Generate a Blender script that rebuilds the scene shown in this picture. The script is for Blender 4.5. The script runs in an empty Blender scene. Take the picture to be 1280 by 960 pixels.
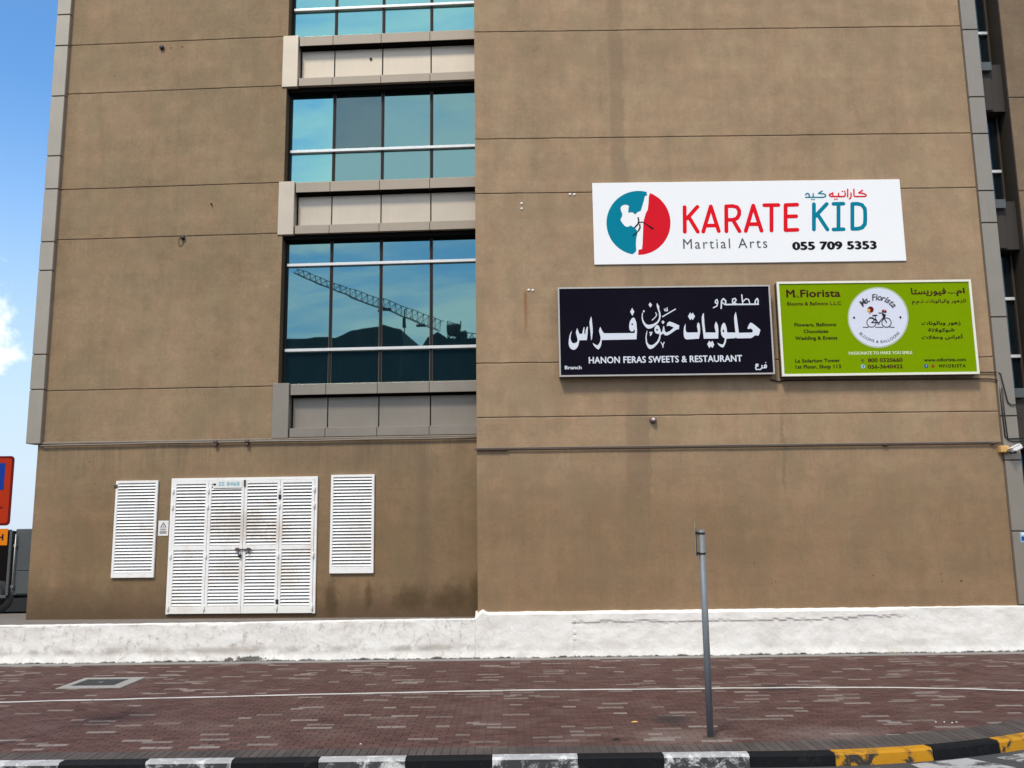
import bpy, bmesh, math, random
from mathutils import Vector, Matrix, noise
R = math.radians
random.seed(7)
sc = bpy.context.scene
col = sc.collection

# ------------------------------------------------------------------ camera
cd = bpy.data.cameras.new('camera'); cam = bpy.data.objects.new('camera', cd); col.objects.link(cam)
cd.sensor_fit = 'HORIZONTAL'; cd.sensor_width = 36.0; cd.lens = 1110 / 1280 * 36.0
cd.clip_start = 0.1; cd.clip_end = 3000
PITCH = R(8.98); ROLL = 0.0125
_c, _s = math.cos(ROLL), math.sin(ROLL)
F = Vector((0, math.cos(PITCH), math.sin(PITCH))); U0 = Vector((0, -math.sin(PITCH), math.cos(PITCH))); R0 = Vector((1, 0, 0))
RR = _c * R0 - _s * U0; UU = _s * R0 + _c * U0
cam.matrix_world = Matrix(((RR.x, UU.x, -F.x, 0), (RR.y, UU.y, -F.y, -18.85), (RR.z, UU.z, -F.z, 2.7), (0, 0, 0, 1)))
sc.camera = cam

# ------------------------------------------------------------------ light
SUN = Vector((-0.30, -0.62, 0.95)).normalized()          # towards the sun
SUN_EL = math.asin(SUN.z); SUN_AZ = math.atan2(SUN.x, SUN.y)
sd = bpy.data.lights.new('sun', 'SUN'); sd.energy = 1.5; sd.angle = R(10); sd.color = (1.0, 0.91, 0.77)
so = bpy.data.objects.new('sun', sd); col.objects.link(so)
so.rotation_euler = (-SUN).to_track_quat('-Z', 'Y').to_euler()

sc.view_settings.view_transform = 'Standard'; sc.view_settings.look = 'None'
sc.view_settings.gamma = 1.0; sc.view_settings.exposure = 0.95

# ------------------------------------------------------------------ node helpers
class N:
    def __init__(s, nt): s.nt = nt; s.n = nt.nodes; s.l = nt.links
    def add(s, typ, **kw):
        nd = s.n.new(typ)
        for k, v in kw.items(): setattr(nd, k, v)
        return nd
    def set(s, sock, v):
        if v is None: return
        if isinstance(v, bpy.types.NodeSocket): s.l.new(v, sock)
        else:
            if sock.type == 'RGBA' and not hasattr(v, '__len__'): v = (v, v, v, 1)
            elif sock.type == 'RGBA' and len(v) == 3: v = (*v, 1)
            sock.default_value = v
    def m(s, op, a, b=0.0, c=None, clamp=False):
        nd = s.add('ShaderNodeMath', operation=op, use_clamp=clamp)
        s.set(nd.inputs[0], a); s.set(nd.inputs[1], b)
        if c is not None: s.set(nd.inputs[2], c)
        return nd.outputs[0]
    def mix(s, f, a, b, mode='MIX'):
        nd = s.add('ShaderNodeMix', data_type='RGBA', blend_type=mode)
        s.set(nd.inputs[0], f); s.set(nd.inputs[6], a); s.set(nd.inputs[7], b)
        return nd.outputs[2]
    def ramp(s, v, lo, hi, a=0.0, b=1.0, smooth=True):
        nd = s.add('ShaderNodeMapRange', interpolation_type='SMOOTHSTEP' if smooth else 'LINEAR')
        s.set(nd.inputs[0], v); s.set(nd.inputs[1], lo); s.set(nd.inputs[2], hi); s.set(nd.inputs[3], a); s.set(nd.inputs[4], b)
        return nd.outputs[0]
    def noise(s, vec, scale=5, detail=4, rough=0.55, sx=(1, 1, 1), off=(0, 0, 0), dist=0.0):
        mp = s.add('ShaderNodeMapping'); s.set(mp.inputs[0], vec); mp.inputs['Scale'].default_value = sx; mp.inputs['Location'].default_value = off
        nd = s.add('ShaderNodeTexNoise'); s.set(nd.inputs['Vector'], mp.outputs[0]); nd.inputs['Scale'].default_value = scale
        nd.inputs['Detail'].default_value = detail; nd.inputs['Roughness'].default_value = rough; nd.inputs['Distortion'].default_value = dist
        return nd.outputs[0]
    def sep(s, v):
        nd = s.add('ShaderNodeSeparateXYZ'); s.set(nd.inputs[0], v); return nd.outputs

# ------------------------------------------------------------------ sky
w = bpy.data.worlds.new('World'); sc.world = w; w.use_nodes = True
g = N(w.node_tree); g.n.clear()
sky = g.add('ShaderNodeTexSky', sky_type='NISHITA', sun_disc=False, sun_elevation=SUN_EL, sun_rotation=SUN_AZ, altitude=0, air_density=1.0, dust_density=0.6, ozone_density=1.6)
tc = g.add('ShaderNodeTexCoord').outputs['Generated']
x, y, z = g.sep(tc)
zz = g.m('MAXIMUM', z, 0.02)
# soft streaky high cloud on a plane overhead
cv = g.add('ShaderNodeCombineXYZ'); g.set(cv.inputs[0], g.m('DIVIDE', x, g.m('ADD', zz, 0.12))); g.set(cv.inputs[1], g.m('DIVIDE', y, g.m('ADD', zz, 0.12)))
hc = g.noise(cv.outputs[0], 0.9, 7, 0.58, sx=(1, 1.7, 1), off=(3.1, 0.4, 0), dist=0.5)
hcm = g.ramp(hc, 0.41, 0.61, 0.0, 0.85)
hcm = g.m('MULTIPLY', hcm, g.ramp(z, -0.05, 0.12)); hcm = g.m('MULTIPLY', hcm, g.ramp(y, 0.25, -0.25))
# cumulus low on the left
hx = g.add('ShaderNodeCombineXYZ'); g.set(hx.inputs[0], g.m('DIVIDE', x, g.m('MAXIMUM', g.m('ABSOLUTE', y), 0.05))); g.set(hx.inputs[1], g.m('MULTIPLY', z, 1.4))
cn = g.noise(hx.outputs[0], 9, 6, 0.6, off=(0.3, 0.2, 0))
u = g.m('DIVIDE', x, g.m('MAXIMUM', y, 0.05))
e1 = g.m('POWER', g.m('DIVIDE', g.m('ADD', u, 0.640), 0.10), 2); e2 = g.m('POWER', g.m('DIVIDE', g.m('SUBTRACT', z, 0.188), 0.075), 2)
bl = g.m('SUBTRACT', 1.0, g.m('SQRT', g.m('ADD', e1, e2)))
cum = g.ramp(g.m('ADD', bl, g.m('MULTIPLY', g.m('SUBTRACT', cn, 0.5), 2.6)), 0.10, 0.62, 0.0, 0.9)
cum = g.m('MULTIPLY', cum, g.ramp(y, 0.0, 0.1))
skyb = g.mix(1.0, sky.outputs[0], (0.68, 1.06, 1.30), 'MULTIPLY')
skyc = g.mix(g.ramp(z, -0.02, 0.46, 0.97, 0.0), skyb, (3.85, 4.45, 5.2))
cl = g.m('MAXIMUM', hcm, cum)
lum = g.mix(cl, skyc, (8.5, 8.35, 8.1))
bg = g.add('ShaderNodeBackground'); g.set(bg.inputs[0], lum); bg.inputs[1].default_value = 0.095
ow = g.add('ShaderNodeOutputWorld'); g.l.new(bg.outputs[0], ow.inputs[0])

# ------------------------------------------------------------------ materials
MATS = {}
def newmat(name):
    m = bpy.data.materials.new(name); m.use_nodes = True; MATS[name] = m
    g = N(m.node_tree); b = g.n['Principled BSDF']
    return m, g, b
def flat(name, c, rough=0.6, metal=0.0, var=0.06, scale=6, bump=0.0, bscale=80, spec=0.5):
    """painted / plain surface with slight dirt mottling and fine relief"""
    m, g, b = newmat(name)
    if name.split('_')[0] in ('print', 'sign', 'ink', 'park'): rough, spec = 0.8, 0.02
    p = g.add('ShaderNodeNewGeometry').outputs['Position']
    n1 = g.noise(p, scale, 5, 0.6); n2 = g.noise(p, scale * 9, 3, 0.6)
    f = g.m('ADD', g.m('MULTIPLY', g.m('SUBTRACT', n1, 0.5), 2.2 * var), g.m('MULTIPLY', g.m('SUBTRACT', n2, 0.5), 1.2 * var))
    f = g.m('ADD', f, 1.0)
    cc = g.add('ShaderNodeVectorMath', operation='SCALE'); cc.inputs[0].default_value = c; g.set(cc.inputs['Scale'], f)
    g.set(b.inputs['Base Color'], cc.outputs[0])
    g.set(b.inputs['Roughness'], g.m('ADD', rough - 0.05, g.m('MULTIPLY', n1, 0.1)))
    b.inputs['Metallic'].default_value = metal; b.inputs['Specular IOR Level'].default_value = spec
    if bump:
        bn = g.add('ShaderNodeBump'); bn.inputs['Strength'].default_value = bump; bn.inputs['Distance'].default_value = 0.01
        g.set(bn.inputs['Height'], g.noise(p, bscale, 4, 0.6)); g.set(b.inputs['Normal'], bn.outputs[0])
    return m

def stucco(name, base, dirt, seed):
    m, g, b = newmat(name)
    p = g.add('ShaderNodeNewGeometry').outputs['Position']
    x, y, z = g.sep(p)
    big = g.noise(p, 0.55, 6, 0.6, off=(seed, 0, 0))
    med = g.noise(p, 2.6, 6, 0.68, sx=(1, 1, 0.8), off=(seed, 3, 0))
    blot = g.noise(p, 1.15, 4, 0.6, off=(seed + 9, 3, 5), dist=0.4)
    strk = g.noise(p, 1.0, 5, 0.7, sx=(3.0, 3.0, 0.22), off=(seed, 1, 2))
    fstr = g.noise(p, 1.0, 4, 0.7, sx=(14, 14, 0.7), off=(seed, 5, 2))
    fine = g.noise(p, 26, 5, 0.75)
    v = g.m('MULTIPLY', g.m('SUBTRACT', big, 0.5), 0.55)
    v = g.m('ADD', v, g.m('MULTIPLY', g.m('SUBTRACT', med, 0.5), 0.62))
    v = g.m('ADD', v, g.m('MULTIPLY', g.m('SUBTRACT', strk, 0.5), 0.34))
    v = g.m('ADD', v, g.m('MULTIPLY', g.m('SUBTRACT', fstr, 0.5), 0.13))
    v = g.m('ADD', v, g.m('MULTIPLY', g.m('SUBTRACT', fine, 0.5), 0.42))
    grain = g.noise(p, 11, 6, 0.8); lift = g.noise(p, 1.0, 5, 0.7, sx=(0.22, 0.22, 2.6), off=(seed, 2, 7))
    v = g.m('ADD', v, g.m('MULTIPLY', g.m('SUBTRACT', grain, 0.5), 0.40)); v = g.m('ADD', v, g.m('MULTIPLY', g.m('SUBTRACT', lift, 0.5), 0.30))
    sc_ = g.add('ShaderNodeVectorMath', operation='SCALE'); sc_.inputs[0].default_value = base; g.set(sc_.inputs['Scale'], g.m('ADD', v, 1.0))
    c = g.mix(g.ramp(blot, 0.46, 0.66, 0.0, 0.5), sc_.outputs[0], tuple(q * k for q, k in zip(base, (0.82, 0.86, 0.84))))
    c = g.mix(g.ramp(g.noise(p, 1.9, 5, 0.65, off=(seed + 4, 0, 9)), 0.52, 0.72, 0.0, 0.35), c, tuple(q * k for q, k in zip(base, (1.12, 1.05, 1.0))))
    hue = g.noise(p, 1.4, 4, 0.65, sx=(1, 1, 0.7), off=(seed + 2, 8, 1))
    c = g.mix(g.ramp(hue, 0.35, 0.65), c, g.mix(1.0, c, (1.02, 0.99, 0.975), 'MULTIPLY')); c = g.mix(g.ramp(hue, 0.58, 0.42, 0.0, 1.0), c, g.mix(1.0, c, (0.98, 1.0, 0.985), 'MULTIPLY'))
    spk = g.noise(p, 7, 2, 0.5, off=(seed, 4, 4)); c = g.mix(g.m('MULTIPLY', g.ramp(spk, 0.74, 0.78), 0.55), c, dirt)
    crk = g.m('ABSOLUTE', g.m('SUBTRACT', g.noise(p, 0.8, 6, 0.7, sx=(1, 1, 0.35), off=(seed + 6, 6, 0), dist=0.3), 0.5))
    c = g.mix(g.m('MULTIPLY', g.ramp(crk, 0.0, 0.0035, 1.0, 0.0), g.ramp(blot, 0.55, 0.62, 0.0, 0.28)), c, dirt)
    # darker, slightly warmer tone towards the lowest storey, uneven in strength
    gr = g.m('MULTIPLY', g.ramp(g.m('ADD', z, g.m('MULTIPLY', big, 1.2)), 3.0, 5.6, 1.0, 0.0), g.ramp(med, 0.2, 0.6, 0.65, 1.0))
    c = g.mix(gr, c, (0.78, 0.735, 0.68), 'MULTIPLY')
    # drips below the floor joints
    def band(zt, ln, strength, c):
        k = g.m('MULTIPLY', g.ramp(z, zt - ln, zt, 0.0, 1.0), g.m('LESS_THAN', z, zt))
        k = g.m('MULTIPLY', k, g.ramp(g.m('ADD', g.m('MULTIPLY', fstr, .6), g.m('MULTIPLY', strk, .5)), 0.47, 0.72))
        return g.mix(g.m('MULTIPLY', k, strength), c, dirt)
    def column(x0, x1, z0, z1, s, c, soft=0.06):
        xx = g.m('ADD', x, g.m('MULTIPLY', g.m('SUBTRACT', med, 0.5), 0.35))
        k = g.m('MULTIPLY', g.ramp(xx, x0 - soft, x0 + soft), g.ramp(xx, x1 - soft, x1 + soft, 1.0, 0.0))
        zz = g.m('ADD', z, g.m('MULTIPLY', g.m('SUBTRACT', med, 0.5), 0.8))
        k = g.m('MULTIPLY', k, g.m('MULTIPLY', g.ramp(zz, z0 - 0.25, z0 + 0.25), g.ramp(zz, z1 - 0.3, z1 + 0.3, 1.0, 0.0)))
        k = g.m('MULTIPLY', k, g.ramp(g.m('ADD', g.m('MULTIPLY', strk, 0.5), g.m('MULTIPLY', med, 0.5)), 0.30, 0.60, 0.35, 1.0))
        return g.mix(g.m('MULTIPLY', k, s), c, dirt)
    if name == 'stucco_wing_shaded': pass
    elif name == 'stucco_left':
        c = band(4.62, 1.5, 0.62, c); c = band(9.4, 1.0, 0.3, c); c = band(13.05, 1.0, 0.3, c)
        c = column(-5.2, -2.2, 4.0, 4.8, 0.35, c, 0.5)
        c = column(-2.1, -1.85, 1.2, 4.6, 0.5, c, 0.12); c = column(-3.5, -3.35, 3.9, 4.6, 0.5, c)
        low = g.m('MULTIPLY', g.ramp(g.m('ADD', z, g.m('MULTIPLY', med, 0.8)), 1.15, 2.2, 1.0, 0.0), 0.80)
        c = g.mix(low, c, (0.095, 0.058, 0.035))
        for sx, sz, rx, rz in ((-1.35, 1.10, 0.42, 0.28), (-2.25, 1.15, 0.36, 0.3), (-3.95, 1.1, 0.14, 0.4), (-3.15, 1.25, 0.10, 0.35), (-0.8, 1.25, .16, .5)):
            e = g.m('SQRT', g.m('ADD', g.m('POWER', g.m('DIVIDE', g.m('SUBTRACT', x, sx), rx), 2), g.m('POWER', g.m('DIVIDE', g.m('SUBTRACT', z, sz), rz), 2)))
            e = g.m('ADD', e, g.m('MULTIPLY', g.m('SUBTRACT', med, 0.5), 1.6))
            c = g.mix(g.ramp(e, 0.35, 1.35, 0.62, 0.0), c, (0.065, 0.042, 0.018))
    else:
        c = band(4.30, 0.8, 0.35, c); c = band(13.85, 1.0, 0.22, c); c = band(6.1, .7, .2, c)
        c = column(2.42, 2.92, 3.35, 5.6, 0.42, c, 0.04); c = column(2.30, 2.62, 9.9, 15.5, 0.40, c, 0.05); c = column(2.5, 2.9, 7.7, 9.0, 0.3, c, 0.05)
        c = column(2.3, 3.0, 3.1, 3.35, 0.35, c, .1)
        c = column(5.72, 5.78, 3.4, 5.0, 0.5, c, 0.02); c = column(10.0, 10.35, 3, 5, 0.22, c, 0.1)
        # rust below the old fixing
        k = g.m('MULTIPLY', g.m('MULTIPLY', g.ramp(x, 0.27, 0.30), g.ramp(x, 0.33, 0.37, 1, 0)), g.m('MULTIPLY', g.ramp(z, 6.3, 7.6), g.ramp(z, 7.68, 7.74, 1, 0)))
        c = g.mix(g.m('MULTIPLY', k, 0.8), c, (0.24, 0.12, 0.05))
    g.set(b.inputs['Base Color'], c); b.inputs['Roughness'].default_value = 0.92; b.inputs['Specular IOR Level'].default_value = 0.2
    h = g.m('ADD', g.m('MULTIPLY', fine, 0.35), g.m('MULTIPLY', g.noise(p, 90, 3, 0.6), 0.25)); h = g.m('ADD', h, g.m('MULTIPLY', med, 1.1))
    bn = g.add('ShaderNodeBump'); bn.inputs['Strength'].default_value = 0.55; bn.inputs['Distance'].default_value = 0.02
    g.set(bn.inputs['Height'], h); g.set(b.inputs['Normal'], bn.outputs[0])
    return m
stucco('stucco_right', (0.338, 0.236, 0.145), (0.17, 0.118, 0.078), 0)
stucco('stucco_left', (0.284, 0.200, 0.120), (0.145, 0.103, 0.068), 20)
stucco('stucco_wing_shaded', (0.200, 0.142, 0.092), (0.11, 0.08, 0.05), 33)  # same render with a darker base colour that carries the wing's shade
flat('groove', (0.13, 0.095, 0.066), 0.9)
flat('brown_cladding', (0.030, 0.023, 0.016), 0.7, 0, 0.15, 1.2)
flat('bronze', (0.12, 0.085, 0.052), 0.8, 0.0, 0.1, spec=0.1)
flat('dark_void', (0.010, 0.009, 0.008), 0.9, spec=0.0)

def cladding(name, c, metal=0.35, rough=0.42):
    m, g, b = newmat(name)
    p = g.add('ShaderNodeNewGeometry').outputs['Position']; rnd = g.add('ShaderNodeObjectInfo').outputs['Random']
    n1 = g.noise(p, 1.4, 5, 0.6, sx=(1, 1, 1)); st = g.noise(p, 1.0, 5, 0.7, sx=(16, 16, 0.8)); fn = g.noise(p, 30, 4, 0.7)
    f = g.m('ADD', 0.80, g.m('MULTIPLY', n1, 0.25)); f = g.m('ADD', f, g.m('MULTIPLY', st, 0.16)); f = g.m('ADD', f, g.m('MULTIPLY', fn, 0.08)); f = g.m('ADD', f, g.m('MULTIPLY', rnd, 0.05)); f = g.m('SUBTRACT', f, 0.06)
    s_ = g.add('ShaderNodeVectorMath', operation='SCALE'); s_.inputs[0].default_value = c; g.set(s_.inputs['Scale'], f)
    cc = g.mix(g.ramp(st, 0.55, 0.8, 0, 0.3), s_.outputs[0], (c[0] * .55, c[1] * .5, c[2] * .45))
    g.set(b.inputs['Base Color'], cc); b.inputs['Metallic'].default_value = metal; g.set(b.inputs['Roughness'], g.m('ADD', rough - .05, g.m('MULTIPLY', n1, .15)))
    bn = g.add('ShaderNodeBump'); bn.inputs['Strength'].default_value = 0.12; bn.inputs['Distance'].default_value = 0.03
    g.set(bn.inputs['Height'], g.noise(p, 1.1, 2, 0.5)); g.set(b.inputs['Normal'], bn.outputs[0])
    return m
cladding('cladding', (0.50, 0.43, 0.34)); cladding('cladding_grey', (0.275, 0.242, 0.198)); cladding('cladding_strip', (0.35, 0.31, 0.25))
cladding('ledge_metal', (0.34, 0.285, 0.22), 0.15, 0.55)

def glass(name, tint, f, under, wav=0.007):
    m, g, b = newmat(name); g.n.remove(b)
    out = g.n['Material Output']
    p = g.add('ShaderNodeNewGeometry').outputs['Position']
    bn = g.add('ShaderNodeBump'); bn.inputs['Strength'].default_value = wav; bn.inputs['Distance'].default_value = 0.15
    g.set(bn.inputs['Height'], g.noise(p, 0.9, 2, 0.5))
    gl = g.add('ShaderNodeBsdfGlossy'); gl.inputs['Color'].default_value = (*tint, 1); gl.inputs['Roughness'].default_value = 0.012
    g.set(gl.inputs['Normal'], bn.outputs[0])
    dirt = g.noise(p, 2.0, 6, 0.65, sx=(2.5, 2.5, 0.5))
    df = g.add('ShaderNodeBsdfDiffuse'); g.set(df.inputs['Color'], g.mix(g.ramp(dirt, .4, .75, 0, .5), under, (under[0] * 2.0 + .01, under[1] * 1.7 + .01, under[2] * 1.6 + .01)))
    mx = g.add('ShaderNodeMixShader'); mx.inputs[0].default_value = f
    g.l.new(df.outputs[0], mx.inputs[1]); g.l.new(gl.outputs[0], mx.inputs[2]); g.l.new(mx.outputs[0], out.inputs[0])
glass('glass_teal', (0.165, 0.31, 0.315), 0.82, (0.02, 0.06, 0.075))
glass('glass_bright', (0.21, 0.45, 0.44), 0.88, (0.03, 0.12, 0.14))
glass('glass_dull', (0.12, 0.19, 0.20), 0.72, (0.02, 0.045, 0.055))
glass('glass_dark', (0.05, 0.09, 0.11), 0.5, (0.01, 0.014, 0.018))
flat('mullion', (0.016, 0.014, 0.013), 0.6, 0.0, spec=0.2)
flat('white_bar', (0.72, 0.71, 0.69), 0.35, 0.3)

def plaster():
    m, g, b = newmat('white_plaster')
    p = g.add('ShaderNodeNewGeometry').outputs['Position']; x, y, z = g.sep(p)
    n1 = g.noise(p, 1.6, 6, 0.65, sx=(1, 1, 1.6)); n2 = g.noise(p, 6, 7, 0.75, sx=(1.3, 1, 0.8), dist=0.25); n3 = g.noise(p, 45, 4, 0.6)
    c = g.mix(g.ramp(n1, 0.38, 0.66, 0.0, 0.65), (0.86, 0.84, 0.79), (0.70, 0.655, 0.60))
    dirty = g.ramp(x, -1.2, 0.2, 1.0, 0.2)
    c = g.mix(g.m('MULTIPLY', g.ramp(n2, 0.50, 0.74), dirty), c, (0.44, 0.385, 0.33))
    c = g.mix(g.m('MULTIPLY', g.ramp(n2, 0.28, 0.40, 1.0, 0.0), 0.35), c, (0.85, 0.84, 0.82))
    lowb = g.m('ADD', z, g.m('MULTIPLY', g.m('SUBTRACT', g.noise(p, 5, 5, 0.75), 0.5), 0.16))
    c = g.mix(g.ramp(lowb, 0.005, 0.035, 1.0, 0.0), c, (0.07, 0.06, 0.052))
    c = g.mix(g.m('MULTIPLY', g.m('MULTIPLY', g.ramp(z, 0.12, 0.22), g.ramp(z, 0.22, 0.34, 1.0, 0.0)), g.m('MULTIPLY', dirty, g.ramp(n1, .35, .6))), c, (0.50, 0.46, 0.41))
    # bare patches where the paint has come off
    for sx, sz, rx, rz in ((-5.43, 0.05, 0.34, 0.065), (-5.85, 0.04, 0.14, 0.04), (-11.3, .03, .5, .05), (7.75, 0.06, 0.20, 0.10)):
        e = g.m('SQRT', g.m('ADD', g.m('POWER', g.m('DIVIDE', g.m('SUBTRACT', x, sx), rx), 2), g.m('POWER', g.m('DIVIDE', g.m('SUBTRACT', z, sz), rz), 2)))
        e = g.m('ADD', e, g.m('MULTIPLY', g.m('SUBTRACT', g.noise(p, 16, 4, 0.7), 0.5), 2.2))
        c = g.mix(g.ramp(e, 0.7, 0.95, 0.9 if sx < 0 else 0.35, 0.0), c, (0.06, 0.05, 0.042) if sx < 0 else (0.55, 0.48, 0.38))
    g.set(b.inputs['Base Color'], c); b.inputs['Roughness'].default_value = 0.85
    bn = g.add('ShaderNodeBump'); bn.inputs['Strength'].default_value = 0.55; bn.inputs['Distance'].default_value = 0.02
    g.set(bn.inputs['Height'], g.m('ADD', n2, g.m('MULTIPLY', n3, 0.35))); g.set(b.inputs['Normal'], bn.outputs[0])
plaster()
flat('shelf_concrete', (0.185, 0.16, 0.135), 0.9, 0, 0.22, 3, 0.4, 40)
flat('concrete', (0.22, 0.205, 0.19), 0.9, 0, 0.2, 4, 0.4, 40)
flat('light_concrete', (0.30, 0.285, 0.26), 0.85, 0, 0.15, 5, 0.3, 50)
flat('asphalt', (0.055, 0.054, 0.053), 0.85, 0, 0.25, 1.2, 0.6, 120)
flat('joint_sand', (0.10, 0.068, 0.06), 0.95, 0, 0.2, 4)
flat('ground_sand', (0.24, 0.20, 0.15), 0.95, 0, 0.2, 0.4)

def paver(name, grey=False):
    m, g, b = newmat(name)
    p = g.add('ShaderNodeNewGeometry').outputs['Position']; x, y, z = g.sep(p)
    t = g.add('ShaderNodeAttribute', attribute_name='tone').outputs['Fac']
    if grey:
        c = g.mix(t, (0.062, 0.053, 0.048), (0.090, 0.078, 0.070))
    else:
        c = g.mix(g.ramp(t, 0.0, 0.5, 0, 1, False), (0.072, 0.038, 0.032), (0.124, 0.066, 0.055))
        c = g.mix(g.m('GREATER_THAN', t, 0.8), c, g.mix(g.ramp(t, 0.85, 1.0, 0, 1, False), (0.15, 0.112, 0.096), (0.255, 0.21, 0.185)))
    n1 = g.noise(p, 1.1, 6, 0.65); n2 = g.noise(p, 30, 5, 0.7); n3 = g.noise(p, 5, 5, 0.65)
    c = g.mix(g.ramp(n1, 0.42, 0.75, 0, 0.32), c, (0.20, 0.145, 0.125))
    c = g.mix(g.ramp(n2, 0.45, 0.8, 0, 0.35), c, (0.06, 0.04, 0.036))
    c = g.mix(g.ramp(n3, 0.55, 0.8, 0, 0.35), c, (0.085, 0.06, 0.055))
    # oil and tyre marks, and dust round the foot of the pole
    for sx, sy, rx, ry, cc, s in ((4.35, -3.72, 0.55, 0.30, (0.035, 0.03, 0.028), 0.8), (2.15, -5.95, 0.36, 0.42, (0.04, 0.034, 0.03), 0.75), (2.1, -3.65, 0.4, 0.12, (0.05, 0.035, 0.03), 0.7), (2.1, -6.95, 0.8, 0.55, (0.24, 0.18, 0.155), 0.45), (4.0, -6.9, .9, .5, (0.22, 0.17, .15), .4)):
        e = g.m('SQRT', g.m('ADD', g.m('POWER', g.m('DIVIDE', g.m('SUBTRACT', x, sx), rx), 2), g.m('POWER', g.m('DIVIDE', g.m('SUBTRACT', y, sy), ry), 2)))
        e = g.m('ADD', e, g.m('MULTIPLY', g.m('SUBTRACT', n3, 0.5), 1.2))
        c = g.mix(g.ramp(e, 0.3, 1.1, s, 0.0), c, cc)
    g.set(b.inputs['Base Color'], c); b.inputs['Roughness'].default_value = 0.9; b.inputs['Specular IOR Level'].default_value = 0.15
    bn = g.add('ShaderNodeBump'); bn.inputs['Strength'].default_value = 0.4; bn.inputs['Distance'].default_value = 0.006
    g.set(bn.inputs['Height'], n2); g.set(b.inputs['Normal'], bn.outputs[0])
paver('paver_red'); paver('paver_grey', True)

def worn(name, paint, under, lo, hi, seed=0, scale=7, alpha=False, stretch=(1, 1, 1)):
    m, g, b = newmat(name)
    p = g.add('ShaderNodeNewGeometry').outputs['Position']; x, y, z = g.sep(p)
    nr = g.sep(g.add('ShaderNodeNewGeometry').outputs['Normal'])[2]
    n = g.noise(p, scale, 7, 0.72, off=(seed, 0, 0), sx=stretch, dist=0.6); n2 = g.noise(p, 60, 3, 0.6)
    k = g.ramp(g.m('ADD', n, g.m('MULTIPLY', g.m('SUBTRACT', n2, 0.5), 0.15)), lo, hi)
    if not alpha: k = g.m('MULTIPLY', k, g.ramp(nr, 0.2, 0.8, 1.0, 0.45))
    var = g.mix(g.noise(p, 3, 4, 0.6), paint, tuple(q * .72 for q in paint))
    if alpha:
        g.set(b.inputs['Base Color'], var); g.set(b.inputs['Alpha'], g.m('SUBTRACT', 1.0, k))
    else: g.set(b.inputs['Base Color'], g.mix(k, var, under))
    b.inputs['Roughness'].default_value = 0.7; b.inputs['Specular IOR Level'].default_value = 0.2
    bn = g.add('ShaderNodeBump'); bn.inputs['Strength'].default_value = 0.5; bn.inputs['Distance'].default_value = 0.01
    g.set(bn.inputs['Height'], g.m('ADD', g.m('MULTIPLY', k, -1.0), n2)); g.set(b.inputs['Normal'], bn.outputs[0])
worn('kerb_white', (0.74, 0.73, 0.71), (0.05, 0.05, 0.052), 0.36, 0.52, 3, 5)
worn('kerb_black', (0.005, 0.0055, 0.007), (0.018, 0.018, 0.018), 0.5, 0.7, 5, 5)
worn('kerb_yellow', (0.58, 0.27, 0.012), (0.04, 0.038, 0.034), 0.50, 0.60, 11, 4)
worn('line_paint', (0.66, 0.63, 0.58), (0, 0, 0), 0.60, 0.68, 2, 3.5, True)
worn('road_paint', (0.46, 0.45, 0.43), (0, 0, 0), 0.46, 0.60, 4, 3.0, True)

def louvre_white():
    m, g, b = newmat('louvre_white')
    p = g.add('ShaderNodeNewGeometry').outputs['Position']; x, y, z = g.sep(p)
    n = g.noise(p, 1.8, 5, 0.65, off=(2, 0, 0)); n2 = g.noise(p, 14, 5, 0.7); st = g.noise(p, 1, 4, 0.6, sx=(9, 9, 0.6))
    c = g.mix(g.ramp(n, 0.54, 0.70, 0, 0.5), (0.86, 0.85, 0.82), (0.66, 0.54, 0.46))
    c = g.mix(g.ramp(n2, 0.58, 0.8, 0, 0.18), c, (0.50, 0.45, 0.39)); c = g.mix(g.ramp(st, 0.6, 0.85, 0, 0.35), c, (0.50, 0.42, 0.34))
    c = g.mix(g.ramp(g.m('ADD', z, g.m('MULTIPLY', n2, 0.3)), 0.9, 1.4, 0.35, 0.0), c, (0.62, 0.58, 0.48))
    for sx, sz, rx, rz, s, q in ((-6.0, 2.75, 0.75, 0.42, 0.5, (0.40, 0.31, 0.23)), (-5.1, 2.65, 0.35, 0.35, 0.45, (0.52, 0.39, 0.30)), (-4.95, 1.75, 0.3, 0.4, 0.4, (0.55, 0.47, 0.34)), (-6.2, 1.8, 0.4, 0.35, 0.45, (0.50, 0.44, 0.38)), (-3.3, 2.4, .45, .6, .3, (0.6, 0.5, 0.42))):
        e = g.m('SQRT', g.m('ADD', g.m('POWER', g.m('DIVIDE', g.m('SUBTRACT', x, sx), rx), 2), g.m('POWER', g.m('DIVIDE', g.m('SUBTRACT', z, sz), rz), 2)))
        e = g.m('ADD', e, g.m('MULTIPLY', g.m('ADD', g.m('SUBTRACT', n, 0.5), g.m('MULTIPLY', g.m('SUBTRACT', n2, 0.5), 0.8)), 2.2))
        c = g.mix(g.ramp(e, 0.3, 1.2, s, 0.0), c, q)
    g.set(b.inputs['Base Color'], c); b.inputs['Roughness'].default_value = 0.5
louvre_white()
flat('steel', (0.175, 0.19, 0.20), 0.55, 0.2, 0.18, 3, 0.15, 60)
flat('black_metal', (0.02, 0.02, 0.022), 0.5, 0.2, 0.1)
flat('rusty', (0.10, 0.07, 0.055), 0.7, 0.3, 0.3, 20)
flat('cover_iron', (0.052, 0.056, 0.055), 0.6, 0.3, 0.2, 8, 0.5, 60)
flat('conduit', (0.19, 0.155, 0.12), 0.6, 0.0, 0.15)
flat('print_white', (0.86, 0.86, 0.86), 0.45, 0, 0.012, 1)
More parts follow.
